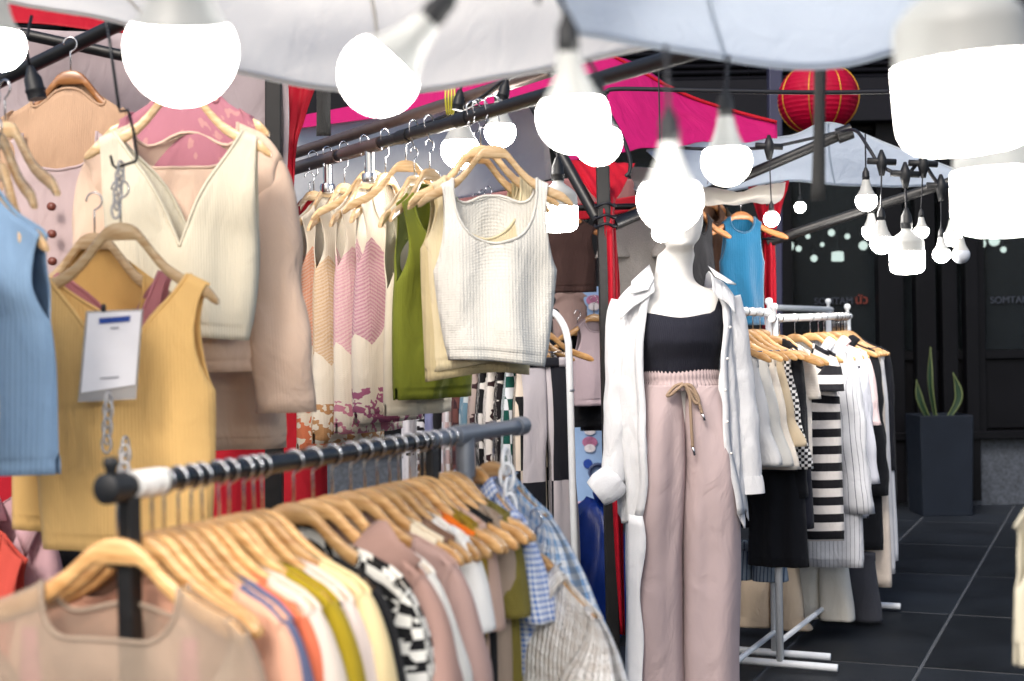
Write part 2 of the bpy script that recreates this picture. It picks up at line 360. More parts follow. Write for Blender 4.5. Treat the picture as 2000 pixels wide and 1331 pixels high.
# ------------------------------------------------------------------ garments
def garment(name, label, cat, P, rot, mat, sw=.2, neck=.085, nf=.1, nb=.02, v=False, arm=.2, bw=.225, ww=None, hw=.23, L=.6,
            thick=.045, fold=.012, nfold=2.2, sleeve=None, seed=0, group=None, rows=30, cols=11, drop=0., open_front=False,
            collar=None, smat=None, link=0., hang=None, dark=False, hs=1.0, rag=0., solid=.003, hem=None, parts=None, inset=.02):
    """a top hanging on a hanger: local origin is the top of the hanger's hook, front faces -y"""
    ww = ww if ww is not None else (bw + hw) / 2
    rnd = random.Random(seed + 7); ph = rnd.random() * 6.28; ph2 = rnd.random() * 6.28; sx0 = rnd.random() * 50
    zf = hz(.11)
    def xout(d):
        if d < arm:
            s_ = d / arm; return sw + (bw - sw) * s_ ** 2.6 - inset * math.sin(math.pi * s_) ** .8
        u = (d - arm) / max(1e-6, L - arm)
        return bw * (1 - u) * (1 - 2 * u) + ww * 4 * u * (1 - u) + hw * u * (2 * u - 1)
    def xin(d, dep):
        if open_front and dep > nb + .001: return max(.012, neck * (1 - d / max(dep, .01))) if d < dep else .012 + .02 * smooth(dep, L, d)
        if d >= dep: return 0.
        u = d / dep; return neck * ((1 - u) if v else math.sqrt(max(0, 1 - u ** 2.4)))
    def P3(x, d, side, xo):
        wgt = 1 - smooth(0, arm + .12, d)
        hb_ = smooth(L - .036, L - .028, d); x = x * (1 - .012 * hb_)
        z = (hz(x) + .003) * wgt + zf * (1 - wgt) - d - drop * (1 if d > 0 else 1)
        T = (.011 + thick * smooth(0, .28, d)) * (1 - .1 * hb_)
        q = max(0, 1 - (x / max(xo, 1e-4)) ** 2)
        e = .4 * T * math.sin(math.pi * min(1, d / arm)) if d < arm else 0
        ramp = smooth(.03, .35, d)
        com = fold * ramp * .8 * noise.noise(Vector((x * 5 + sx0, d * 2.2, seed * 1.7)))
        ind = fold * ramp * (math.sin(2 * math.pi * nfold * x / (2 * bw) + (ph if side < 0 else ph2) + 1.6 * noise.noise(Vector((x * 3, d * 4, sx0)))) * .75
                             + .6 * noise.noise(Vector((x * 11 + sx0, d * 5, side * 3.))))
        y = side * ((T - .011) * q ** .6 + .0115 * (1 - smooth(arm * .55, arm, d)) + .011 * q ** .6 * smooth(arm * .55, arm, d) + e) + hy(x) * wgt + com + ind * q ** .5
        if hem: z += hem * math.sin(x * 9 + ph) * smooth(L * .6, L, d)
        if rag and d > L - .02: z += rag * noise.noise(Vector((x * 90, side, seed)))
        return (x, y, z)
    mb = MB()
    ds = [arm * (i / (rows * .4)) for i in range(int(rows * .4))] + [arm + (L - arm) * i / (rows * .6) for i in range(int(rows * .6) + 1)]
    ds += [L - .037, L - .032, L - .027]
    for side, dep in ((-1, nf), (1, nb)):
        dd = sorted(set(ds + [dep])) if dep > 0 else ds
        for sx in (-1, 1):
            pts, uvs = [], []
            for d in dd:
                xo = xout(d); xi = min(xin(d, dep), xo - .012); pr, ur = [], []
                for c in range(cols + 1):
                    x = sx * (xi + (xo - xi) * c / cols)
                    pr.append(P3(x, d, side, xo)); ur.append((x, -d))
                pts.append(pr); uvs.append(ur)
            mb.grid(pts, uvs)
    o = mb.build(name, mat, merge=1e-4, solid=solid)
    M = Matrix.Translation(Vector(P)) @ rot.to_4x4(); o.matrix_world = M; MW[o.name] = M
    tag(o, label, cat, group)
    if not collar and not open_front:
        for side, dep in ((-1, nf), (1, nb)):
            if dep < .03: continue
            dl = [dep * (1 - (1 - k / 9) ** 2) * .9999 for k in range(10)]
            line = [Vector(P3(sx * min(xin(d, dep), xout(d) - .012), d, side, xout(d))) for sx, seq in ((-1, dl), (1, dl[::-1])) for d in seq]
            nbk = MB(); nbk.tube(line, .0045, 6); o_ = nbk.build('neckband', smat or mat); o_.parent = o
    if sleeve:
        Ls, r1, spread = sleeve[:3]
        for sx in (-1, 1):
            sr = random.Random(seed * 3 + sx); K_ = 24; rings, uvs = [], []
            zt = hz(sw) + .003 - drop; yb = hy(sw); sp = math.tan(R((spread + sr.uniform(-3, 3)) * .55)); swing = sr.uniform(-.06, .03)
            for k in range(K_ + 1):
                u = k / K_; s_ = Ls * u ** 1.35
                xo_ = sw - .004 + .030 * (1 - math.exp(-s_ / .045)) + sp * s_
                wd = .03 + (2 * r1 - .03) * smooth(0, arm * .8, s_)
                hb = .0135 + (max(r1 * .6, .03) - .0135) * smooth(0, arm * .9, s_)
                cxx = xo_ - wd / 2; y0 = yb * (1 - u) + swing * u * u
                ring, ur = [], []
                for j in range(18):
                    q = 2 * math.pi * j / 18; cq, sq = math.cos(q), math.sin(q)
                    cq = abs(cq) ** .8 * (1 if cq > 0 else -1); sq = abs(sq) ** .8 * (1 if sq > 0 else -1)
                    k_ = 1 + .22 * smooth(.03, .25, s_) * noise.noise(Vector((cq * 1.3 + sx0, sq * 1.3, s_ * 8 + sx)))
                    ring.append((sx * (cxx + wd / 2 * cq * k_), y0 + hb * sq * k_ + .008 * smooth(.05, .3, s_) * noise.noise(Vector((s_ * 9, sx, seed))), zt - s_ + .02 * (1 - cq) * .5 * (1 - smooth(0, .1, s_))))
                    ur.append((q / 6.283 * .30, -s_))
                rings.append(ring); uvs.append(ur)
            m2 = MB(); m2.grid(rings, [u_ + [(u_[0][0] + .30, u_[0][1])] for u_ in uvs] if 0 else uvs, True)
            so = m2.build('sleeve', smat or mat, solid=solid * .9); so.parent = o
    if collar:
        for sx in (-1, 1):
            m2 = MB(); g_ = []
            for i in range(9):
                u = i / 8; x = sx * (neck + .012) * (1 - .55 * u ** 1.5); zc = hz(neck) + .012 - .07 * u * u - drop
                yf = -.018 - .02 * u
                g_.append([(x * .8, yf * .2 + .01, zc + collar * .45), (x, yf - .004, zc + collar * .5), (x * 1.12 + sx * .01, yf - .014, zc + .004), (x * 1.2 + sx * collar * .55, yf - .014, zc - collar * (.35 + .5 * u))])
            m2.grid(g_, [[(sx * k2 * .02, -i * .012) for k2 in range(4)] for i in range(9)]); c_ = m2.build('collar', smat or mat, solid=.003); c_.parent = o
    if parts: parts(o)
    if hang: hanger(P, rot, hang, 'wooden hangers', dark, s=hs, link=link)
    return o

def trousers(name, label, cat, P, rot, mat, W=.2, L=1.0, crotch=.27, z0=-.17, thick=.035, hemw=.15, waist=None, seed=0, group=None, hang=None, fold=.01, skirt=False, hs=1.0, dark=False, solid=.003):
    mb = MB(); sx0 = seed * 3.1; waist = waist or W * .78
    K = 26
    for sx in ((-1, 1)):
        rings, uvs = [], []
        for i in range(K + 1):
            d = L * i / K
            hipx = waist + (W - waist) * smooth(0, crotch, d)
            if skirt: xo = hipx + (hemw - W) * smooth(crotch * .6, L, d); xi = 0
            else:
                u = smooth(crotch, L, d); xo = hipx * (1 - u) + (hemw + .03) * u; xi = 0 if d <= crotch else .012 * smooth(crotch, crotch + .15, d)
            T = thick * (.45 + .55 * smooth(0, .18, d)); c = (xo + xi) / 2; a = (xo - xi) / 2
            ring, ur = [], []
            for j in range(20):
                q = 2 * math.pi * j / 20; cx, sy = math.cos(q), math.sin(q)
                px_ = abs(cx) ** .75 * (1 if cx > 0 else -1); py_ = abs(sy) ** .7 * (1 if sy > 0 else -1)
                f_ = fold * smooth(.03, .3, d) * (noise.noise(Vector((px_ * 1.4 + sx0, py_ + sx, d * 3))) + .5 * math.sin(px_ * 5 + sx0))
                ring.append((sx * (c + a * px_), T * py_ + f_, z0 - d)); ur.append((sx * (c + a * px_) + (1 if sy > 0 else 0), -d))
            rings.append(ring); uvs.append(ur)
        mb.grid(rings, uvs, True)
    o = mb.build(name, mat, solid=solid)
    M = Matrix.Translation(Vector(P)) @ rot.to_4x4(); o.matrix_world = M; MW[o.name] = M
    tag(o, label, cat, group)
    wb = MB(); rings, uvs = [], []
    for i in range(4):
        zz = z0 + .006 - .013 * i; rings.append([((waist + .004) * math.cos(q), (thick * .5 + .006) * math.sin(q) + .002 * math.sin(q * 9), zz) for q in [2 * math.pi * j / 28 for j in range(28)]])
        uvs.append([(j / 28 * .6, -.013 * i) for j in range(28)])
    wb.grid(rings, uvs, True); w_ = wb.build('waistband', mat, solid=.003); w_.parent = o
    if hang: hanger(P, rot, hang, 'wooden hangers', dark, True, hs)
    return o

# ------------------------------------------------------------------ light bulbs
BULBM = {}
def bulb_meshes(kind):
    if kind in BULBM: return BULBM[kind]
    so = MB(); so.lathe([(.02, .0), (.06, -.03), (.10, -.14), (.155, -.24), (.165, -.42), (.18, -.44), (.18, -.48), (.165, -.5), (.165, -.62)], 20)
    ho, do = MB(), MB()
    if kind == 'A':
        ho.lathe([(.17, -.60), (.185, -.66), (.20, -.75), (.235, -.9), (.29, -1.06), (.36, -1.19), (.415, -1.28), (.435, -1.31), (.435, -1.33), (.1, -1.335)], 36)
        do.lathe([(.3, -1.31), (.428, -1.322), (.46, -1.37), (.485, -1.44)] + [(.5 * math.cos(R(a)), -1.55 + .5 * math.sin(R(a))) for a in (4, -8, -20, -32, -44, -56, -66, -76, -84)] + [(.012, -2.05)], 36)
    elif kind == 'G':
        ho.lathe([(.2, -.60), (.24, -.66), (.30, -.72), (.30, -.76), (.1, -.765)], 30)
        do.lathe([(.2, -.74), (.32, -.752)] + [(.5 * math.cos(R(a)), -1.14 + .5 * math.sin(R(a))) for a in (48, 32, 16, 0, -16, -32, -48, -64, -78)] + [(.012, -1.64)], 30)
    else:
        ho.lathe([(.14, -.60), (.15, -.68), (.22, -.74), (.36, -.84), (.45, -.93), (.485, -1.0, .03), (.49, -1.04, .045), (.495, -1.22, .045), (.50, -1.27, .02), (.5, -1.3), (.1, -1.305)], 48)
        do.lathe([(.3, -1.28), (.5, -1.292), (.5, -1.5), (.5, -1.7), (.49, -1.78), (.455, -1.85), (.39, -1.9), (.28, -1.93), (.012, -1.95)], 36)
    BULBM[kind] = (so.mesh('socket', RUBBER, True, angle=50), ho.mesh('housing', BULBW, True, angle=60), do.mesh('dome', LIT, True))
    return BULBM[kind]
DOMEZ = {'A': -1.55, 'G': -1.14, 'T': -1.6}
def bulb(px, py, d, D, kind, label, tilt=(0, 0), lit=True, cord=.12, group='hanging market bulbs', cordto=None, socket=True):
    """(px, py): centre of the dome in the photograph, D its diameter in metres"""
    rot = Matrix.Rotation(R(tilt[0]), 3, 'Y') @ Matrix.Rotation(R(tilt[1]), 3, 'X')
    c = at(px, py, d); top = c - rot @ Vector((0, 0, DOMEZ[kind] * D))
    h = empty('light_bulb', top, rot, label, 'light bulb', group); h.scale = (D, D, D)
    MW[h.name] = MW[h.name] @ Matrix.Scale(D, 4)
    so, ho, do = bulb_meshes(kind)
    if socket: inst(so, 'socket', h)
    inst(ho, 'housing', h); dm = inst(do, 'dome', h)
    if not lit:
        me = do.copy(); me.materials.clear(); me.materials.append(DIM); dm.data = me
    end = at(*cordto) if cordto else top + Vector((0, 0, cord))
    mb = MB(); a = top; mid = (a + end) / 2 + rot @ Vector((0, 0, .03)) * (1 if tilt != (0, 0) else 0)
    mb.tube(catmull([a - rot @ Vector((0, 0, .05 * D)), mid, end], 6), max(.0028, D * .035), 6); mb.build('cord', CORD, h)
    return h

def line_t(A, B, px):
    """how far along A-B a point stands that the photograph shows at column px"""
    lo, hi = -.5, 1.5
    for _ in range(50):
        t = (lo + hi) / 2; p = A + (B - A) * t - CAM; x = 1000 + FPX * p.dot(RV) / p.y
        lo, hi = (t, hi) if x < px else (lo, t)
    return (lo + hi) / 2
# ================================================================== THE SETTING
GROUT = plain('pale_joint_mortar', (76, 80, 86), .9, 0, .2, 8, .2)
SLATE = plain('dark_paving_slate', (30, 35, 42), .5, 0, .3, 2.2, .7, .3)
_t = SLATE.node_tree; _hs = _t.nodes.new('ShaderNodeHueSaturation'); _oi = _t.nodes.new('ShaderNodeObjectInfo'); _mr = _t.nodes.new('ShaderNodeMapRange'); _mr.inputs[3].default_value = .65; _mr.inputs[4].default_value = 1.5
_b = _t.nodes['Principled BSDF']; _l = _b.inputs['Base Color'].links[0].from_socket   # every slab its own shade of grey
_t.links.new(_oi.outputs['Random'], _mr.inputs[0]); _t.links.new(_mr.outputs[0], _hs.inputs['Value']); _t.links.new(_l, _hs.inputs['Color']); _t.links.new(_hs.outputs[0], _b.inputs['Base Color'])
mb = MB(); mb.grid([[(-60, -60, -.003), (60, -60, -.003)], [(-60, 60, -.003), (60, 60, -.003)]])
ground = mb.build('ground', GROUT, smooth_=False); tag(ground, kind='structure')
mb = MB(); mb.box((0, 0, 0), (.588, 1.188, .04)); slab_me = None
a23 = R(-23)
k = 0
for i in range(-6, 9):
    for j in range(-3, 8):
        c = rz(a23) @ Vector((i * .6 + (.3 if j % 2 else 0) * 0, j * 1.2, 0)) + Vector((2.2, 6.4, 0))
        if not (-1.5 < c.x < 7.5 and 3.2 < c.y < 11.4): continue
        if slab_me is None:
            o = mb.build('paving_slab', SLATE, smooth_=False, bevel=.004); slab_me = o.data
        else: o = inst(slab_me, 'paving_slab', None); o.modifiers.new('bevel', 'BEVEL').width = .004
        o.location = c + Vector((0, 0, -.02 + .0015 * noise.noise(c * 3))); o.rotation_euler.z = a23; o.parent = ground

# ------------------------------------------------------------------ dark restaurant front
Y0 = 11.5
DARKW = plain('black_metal_cladding', (9, 10, 15), .45, .0, .15, 4, .25)
GRAN = plain('grey_speckled_granite', (66, 72, 82), .55, 0, .4, 45, .8, .1)
FASC = plain('dark_grey_fascia', (20, 21, 28), .6, 0, .15, 3, .2)
INSIDE = plain('dark_interior_paint', (8, 9, 12), .9, 0, .2, 2, .3)
mtg, tg, bg_ = newmat('dark_shop_glass'); bg_.inputs['Base Color'].default_value = (.02, .025, .03, 1); bg_.inputs['Roughness'].default_value = .06; bg_.inputs['Specular IOR Level'].default_value = .12
trn = tg.nodes.new('ShaderNodeBsdfTransparent'); trn.inputs[0].default_value = (.55, .62, .62, 1)
msh = tg.nodes.new('ShaderNodeMixShader'); msh.inputs[0].default_value = .55
tg.links.new(trn.outputs[0], msh.inputs[1]); tg.links.new(bg_.outputs[0], msh.inputs[2]); tg.links.new(msh.outputs[0], tg.nodes['Material Output'].inputs[0])
shop = empty('restaurant_front', (2, Y0, 0), None, 'dark glazed restaurant front with granite plinth behind the stalls', 'building')
def bpart(name, c, size, mat, parent=None, bevel=.004, **kw):
    b_ = MB(); b_.box(c, size); return b_.build(name, mat, parent or shop, smooth_=False, bevel=bevel, **kw)
for i in range(9): bpart('granite_panel', (-3.2 + i * 1.2 + .8, Y0 + .1, .27), (1.19, .2, .54), GRAN)
bpart('sill', (1.6, Y0 + .06, .575), (11.5, .34, .06), DARKW)
for i in range(7): bpart('lower_panel', (-3.2 + i * 1.55, Y0 + .12, .9), (1.5, .1, .56), DARKW)
bpart('transom', (1.6, Y0 + .1, 1.22), (11.5, .14, .07), DARKW)
for i in range(7):
    p_ = bpart('window_pane', (-3.2 + i * 1.55, Y0 + .14, 2.18), (1.49, .012, 1.84), mtg, bevel=0)
for i in range(8): bpart('mullion', (-3.97 + i * 1.55, Y0 + .09, 1.9), (.09, .2, 2.6), DARKW)
for (x0, w_) in ((3.33, .16), (3.52, .12), (3.70, .1), (3.05, .2)): bpart('door_stile', (x0, Y0 - .02, 1.6), (w_, .12, 3.1), DARKW)
bpart('fascia_beam', (1.6, Y0 + .0, 3.27), (12, .4, .34), FASC)
bpart('soffit', (1.6, Y0 + .25, 3.07), (12, .5, .04), DARKW)
sl = MB()
for i in range(16): sl.box((1.6, Y0 + .05, 3.5 + i * .052), (12, .05, .016), Matrix.Rotation(R(30), 3, 'X'))
lo = sl.build('louvre_slats', FASC, shop, smooth_=False); lo['kind'] = 'stuff'
for i in range(14): bpart('louvre_post', (-3.6 + i * .8, Y0 + .12, 3.9), (.06, .05, .9), DARKW)
bpart('upper_wall', (1.6, Y0 + .4, 5.4), (12, .3, 2.2), DARKW)
bpart('louvre_backing', (1.6, Y0 + .5, 3.85), (12, .06, .95), INSIDE)
bpart('interior_back_wall', (1.6, 16, 1.7), (12, .1, 3.4), INSIDE); bpart('interior_floor', (1.6, 13.8, .01), (12, 4.3, .02), INSIDE)
bpart('interior_ceiling', (1.6, 13.9, 3.42), (12, 4.2, .04), INSIDE)
for sx in (-4.45, 7.65): bpart('side_wall', (sx, 13.7, 2.4), (.1, 4.6, 4.8), INSIDE)
TXT = plain('pale_blue_lettering', (44, 50, 64), .6, nvar=.05); TXO = plain('orange_lettering', (120, 40, 22), .6, nvar=.05)
def text(body, name, loc, size, mat, parent, depth=.003, rot=(R(90), 0, 0), align='LEFT'):
    cu = bpy.data.curves.new(name, 'FONT'); cu.body = body; cu.size = size; cu.extrude = depth; cu.align_x = align
    ot = bpy.data.objects.new(name, cu); COL.objects.link(ot); ot.location = loc; ot.rotation_euler = rot
    bpy.context.view_layer.update()
    me = bpy.data.meshes.new_from_object(ot.evaluated_get(bpy.context.evaluated_depsgraph_get()))
    bpy.data.objects.remove(ot)
    o = bpy.data.objects.new(name, me); COL.objects.link(o); me.materials.clear(); me.materials.append(mat)
    M = Matrix.Translation(Vector(loc)) @ (Matrix.Rotation(rot[2], 4, 'Z') @ Matrix.Rotation(rot[1], 4, 'Y') @ Matrix.Rotation(rot[0], 4, 'X'))
    o.parent = parent; o.matrix_parent_inverse = world(parent).inverted(); o.matrix_basis = M
    return o
for (px_, py_) in ((1934, 593), (1590, 595)):
    p_ = at(px_, py_, Y0 + .115); text('SOMTAM', 'window_lettering', p_, .078, TXT, shop)
    text('นัว', 'window_lettering', p_ + Vector((.335, 0, 0)), .098, TXO, shop)
# reflections of market bulbs on the glass, built as glowing shapes behind it
REFLE = emit('glowing_bulb_reflection', (1.0, .97, .9), 7.0)
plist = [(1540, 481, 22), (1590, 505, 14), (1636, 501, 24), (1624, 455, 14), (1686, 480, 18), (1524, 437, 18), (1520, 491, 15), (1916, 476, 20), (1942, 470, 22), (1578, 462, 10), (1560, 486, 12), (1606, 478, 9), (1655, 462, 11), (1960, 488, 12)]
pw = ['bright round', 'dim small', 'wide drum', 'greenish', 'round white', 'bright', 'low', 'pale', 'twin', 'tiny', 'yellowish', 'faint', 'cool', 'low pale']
ploc = ['beside the red curtain pole', 'below the long strut', 'deepest in the dark window', 'just under the slanted strut', 'left of the hanging bulbs', 'touching the red curtain', 'low by the curtain', 'under the big cut-off bulb', 'next to the pale reflection', 'near the strut', 'between the brightest and the drum one', 'above the wide drum one', 'left of the round one', 'at the right edge']
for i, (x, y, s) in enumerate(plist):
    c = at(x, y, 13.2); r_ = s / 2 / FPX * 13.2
    h = empty('bulb_reflection', c, None, f'{pw[i]} bulb reflection modelled behind the dark restaurant window, {ploc[i]}', 'lamp', 'bulb reflections in the restaurant window')
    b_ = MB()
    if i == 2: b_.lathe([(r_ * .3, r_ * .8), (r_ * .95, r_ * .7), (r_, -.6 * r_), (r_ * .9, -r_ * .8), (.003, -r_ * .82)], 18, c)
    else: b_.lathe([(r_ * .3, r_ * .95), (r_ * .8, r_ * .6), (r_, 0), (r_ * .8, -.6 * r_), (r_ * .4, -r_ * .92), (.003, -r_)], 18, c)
    b_.build('reflection_glow', REFLE, h)
    b_ = MB(); b_.tube([c + Vector((0, 0, r_ * .9)), c + Vector((0, 0, 3.4 - c.z))], .006, 6); b_.build('cord', CORD, h)  # cord added with the glowing shape; a reflection has none

# ------------------------------------------------------------------ planter with snake plant
POT = plain('dark_blue_grey_fibre_pot', (22, 29, 40), .55, 0, .2, 6, .2, .05)
pc = at(1837, 1015, 11.05); pc.z = 0
pl = empty('planter', pc, None, 'tall square dark grey planter against the granite plinth', 'planter')
b_ = MB(); hw_, H_ = .205, .77
rr = [(hw_ * .93, 0), (hw_, H_), (hw_ * .86, H_), (hw_ * .84, H_ - .08)]
b_.grid([[pc + Vector((sx * q, sy * q, z)) for sx, sy in ((-1, -1), (1, -1), (1, 1), (-1, 1))] for q, z in rr], None, True); b_.cap(0, 4, True)
b_.build('pot', POT, pl, smooth_=False, bevel=.008)
b_ = MB(); b_.box(pc + Vector((0, 0, H_ - .09)), (.34, .34, .03)); b_.build('soil', plain('potting_soil', (50, 42, 34), .95, nscale=60, nvar=.5, bump=.4), pl, smooth_=False)
def leafpat(g):
    e = g.m('GREATER_THAN', g.m('ABSOLUTE', g.m('SUBTRACT', g.x, .5)), .36)
    return g.mix(e, g.mix(g.noise(14), lin((16, 34, 24)), lin((40, 66, 48))), lin((86, 98, 62)))
LEAF = cloth('snake_plant_leaf', None, 'plain', leafpat, sheen=0, rough=.4, bump=.1)
sp = empty('snake_plant', pc + Vector((0, 0, H_ - .08)), None, 'three-bladed snake plant growing in the dark planter', 'plant')
for tip, bend, wl in (((1818, 678), -.03, .05), ((1790, 742), -.03, .045), ((1862, 728), .07, .05), ((1826, 800), .0, .035)):
    base = pc + Vector(((tip[0] - 1830) / FPX * 4, 0, H_ - .075)); tp = at(tip[0], tip[1], 11.05); mid = (base + tp) / 2 + Vector((bend, -.02, 0))
    cl = catmull([base, mid, tp], 8); g_, uu = [], []
    for i, p in enumerate(cl):
        u = i / (len(cl) - 1); hw2 = wl * (.55 + .6 * math.sin(min(1, u * 1.25) * 2.2)) * (1 - smooth(.6, 1, u) * .96) * .52; tw = .8 * u + tip[0]
        ax = Vector((math.cos(tw * .3), math.sin(tw * .3), 0))
        g_.append([p - ax * hw2, p - ax * hw2 * .5 + Vector((0, .012, 0)), p + Vector((0, .016, 0)), p + ax * hw2 * .5 + Vector((0, .012, 0)), p + ax * hw2]); uu.append([(q, u) for q in (0, .25, .5, .75, 1)])
    b_ = MB(); b_.grid(g_, uu); b_.build('leaf', LEAF, sp, solid=.006)

# ================================================================== CANOPIES, POLES, CURTAINS
WCAN = cloth('white_canopy_cloth', (250, 248, 244), 'weave', var=.06, bump=.12, trans=.94, sheen=0, crease=.2)
BCAN = cloth('grey_white_canopy_cloth', (232, 238, 244), 'weave', var=.06, bump=.12, trans=.85, sheen=0)
PINK = cloth('magenta_tent_cloth', (196, 26, 112), 'weave', var=.2, bump=.2, trans=.3, sheen=0, rough=.6)
REDC = cloth('crimson_tent_cloth', (190, 22, 44), 'weave', var=.2, bump=.2, trans=.25, sheen=0, rough=.6)
PALE = cloth('pale_pink_sheet', (206, 192, 196), 'weave', var=.12, bump=.2, trans=.3, sheen=0)
c1 = sheet('stall_canopy', [[(-1300, -1300, 1.1), (-600, -1300, 1.1), (0, -1300, 1.1), (500, -1300, 1.1), (900, -1300, 1.1), (1300, -1300, 1.1)],
    [(-600, -330, 2.0), (-100, -300, 2.0), (300, -250, 2.0), (700, -250, 2.0), (950, -260, 2.0), (1150, -270, 2.0)],
    [(-350, -80, 2.5), (100, -60, 2.5), (400, -10, 2.5), (730, 30, 2.5), (950, -10, 2.5), (1130, -40, 2.5)],
    [(-250, -40, 2.75), (215, 36, 2.75), (470, 145, 2.75), (760, 176, 2.75), (1010, 142, 2.75), (1295, 84, 2.75)]], WCAN, n=9, wr=.03, wf=3.2)
seams(c1, (-1,), (12, 27), .005, WCAN); tag(c1, 'sagging white canopy cloth over the foreground racks', 'canopy')
c2 = sheet('stall_canopy', [[(900, -1300, 1.0), (1400, -1300, 1.0), (1900, -1300, 1.0), (2400, -1300, 1.0), (2900, -1300, 1.0)],
    [(960, -260, 1.75), (1250, -170, 1.75), (1560, -130, 1.75), (1800, -170, 1.75), (2150, -300, 1.75)],
    [(1120, 60, 2.3), (1320, 94, 2.3), (1560, 128, 2.3), (1740, 98, 2.3), (2000, -20, 2.3)]], BCAN, n=10, wr=.016, wf=2.6, seed=4)
seams(c2, (-1,), (14,), .005, BCAN); tag(c2, 'grey-white canopy flap dipping above the red lantern', 'canopy')
# neighbour's magenta tent
pk = empty('tent_canopy', at(1180, 300, 6.2), None, 'magenta tent roof with gathered corner above the mannequin', 'canopy')
sheet('roof_cloth', [[(1062, 188, 6.3), (1197, 110, 6.6), (1330, 182, 6.6), (1420, 214, 6.6), (1517, 240, 6.6)],
    [(1085, 255, 6.15), (1188, 205, 6.3), (1310, 238, 6.4), (1410, 250, 6.5), (1518, 256, 6.55)],
    [(1108, 318, 6.0), (1180, 306, 6.0), (1262, 290, 6.15), (1400, 280, 6.35), (1518, 271, 6.5)]], PINK, pk, n=10, wr=.06, wf=4.2)
b_ = MB(); b_.tube(catmull([at(1197, 109, 6.58), at(1330, 181, 6.58), at(1420, 213, 6.58), at(1517, 239, 6.58)], 8), .008, 6); b_.build('piping', REDC, pk)
sheet('roof_band', [[(560, 232, 6.5), (700, 205, 6.5), (880, 172, 6.5), (1075, 140, 6.5)], [(560, 254, 6.4), (700, 236, 6.4), (880, 212, 6.4), (1085, 190, 6.35)]], PINK, pk, n=8, wr=.012)
sheet('roof_cloth', [[(880, 170, 6.6), (960, 150, 6.6), (1040, 130, 6.6), (1200, 100, 6.7)], [(880, 210, 6.45), (960, 200, 6.45), (1040, 195, 6.4), (1190, 170, 6.5)]], PINK, pk, n=6, wr=.02)
cu = sheet('tied_curtain', [[(1105, 312, 5.95), (1150, 316, 5.95), (1200, 318, 5.95), (1240, 320, 5.95)], [(1150, 372, 5.75), (1168, 374, 5.72), (1192, 374, 5.72), (1216, 370, 5.75)],
    [(1172, 412, 5.68), (1180, 414, 5.64), (1190, 414, 5.64), (1200, 412, 5.68)], [(1180, 560, 5.7), (1190, 562, 5.62), (1202, 562, 5.62), (1210, 560, 5.7)], [(1186, 900, 5.7), (1195, 902, 5.62), (1207, 902, 5.62), (1216, 900, 5.7)],
    [(1200, 1240, 5.7), (1208, 1240, 5.64), (1214, 1240, 5.64), (1220, 1240, 5.7)]], REDC, n=8, fold=(.012, .05))
tag(cu, 'pink-red curtain gathered and tied to the black pole left of mannequin', 'curtain')
for i, y in enumerate((402, 425, 442)):
    q = MB(); cc = at(1182, y, 5.64); q.tube([cc + Vector((.04 * math.cos(a), .05 * math.sin(a), .006 * math.sin(3 * a))) for a in [2 * math.pi * k / 16 for k in range(17)]], .006, 6); q.build('tie', CORD, cu)
post('tent_pole', at(1177, 325, 5.66), at(1203, 1500, 5.66), .026, BLACKM, label='square black tent pole rising left of the mannequin', cat='pole')
wu = sheet('tent_lining', [[(540, 252, 6.45), (700, 236, 6.45), (880, 212, 6.45), (1040, 196, 6.45)], [(540, 330, 6.7), (700, 315, 6.7), (900, 300, 6.7), (1070, 280, 6.5)], [(540, 400, 7.0), (700, 402, 7.0), (900, 388, 7.0), (1078, 350, 6.6)]], WCAN, n=8, wr=.03, wf=2.0, seed=9)
tag(wu, 'white tent underside behind the overhead hanging knits', 'canopy')
bk = sheet('tent_backdrop', [[(800, 382, 7.5), (950, 378, 7.5), (1100, 350, 7.5), (1240, 350, 7.5)], [(800, 420, 7.5), (950, 418, 7.5), (1100, 405, 7.5), (1240, 395, 7.5)]], cloth('dusty_rose_cloth', (150, 104, 104), 'weave'), n=6, wr=.02)
tag(bk, 'dusky rose cloth strip under the white tent lining', 'cloth')
rv = sheet('red_valance', [[(880, 395, 7.4), (1000, 392, 7.4), (1120, 400, 7.4), (1300, 372, 7.4)], [(880, 440, 7.4), (1000, 436, 7.4), (1120, 432, 7.4), (1300, 402, 7.4)]], REDC, n=6, fold=(.015, .2)); tag(rv, 'red valance strip crossing behind the white knit top', 'valance')
# the white canopy on the right
c3 = sheet('stall_canopy', [[(1262, 296, 6.7), (1400, 276, 6.7), (1540, 264, 6.7), (1618, 238, 6.7), (1730, 276, 6.7), (1870, 332, 6.7)],
    [(1300, 340, 7.1), (1420, 325, 7.1), (1540, 312, 7.1), (1620, 300, 7.1), (1740, 318, 7.0), (1868, 342, 6.85)],
    [(1335, 392, 7.5), (1430, 372, 7.5), (1540, 354, 7.5), (1630, 358, 7.5), (1750, 362, 7.3), (1862, 358, 7.0)]], BCAN, n=9, wr=.03, wf=2.4, seed=2)
seams(c3, (0, -1), (27,), .006, BCAN); tag(c3, 'white pitched canopy behind the string of bulbs at right', 'canopy')
cr = sheet('bunched_canopy_cloth', [[(1225, 322, 6.6), (1290, 330, 6.55), (1345, 350, 6.5), (1440, 372, 6.5), (1535, 356, 6.6)], [(1240, 350, 6.5), (1300, 365, 6.45), (1360, 392, 6.4), (1440, 392, 6.4), (1530, 378, 6.5)], [(1238, 366, 6.6), (1300, 392, 6.55), (1380, 402, 6.5), (1450, 398, 6.5), (1515, 400, 6.6)]], WCAN, n=8, wr=.07, wf=6, seed=3)
tag(cr, 'crumpled white canopy edge bunched behind the mannequin head', 'cloth')
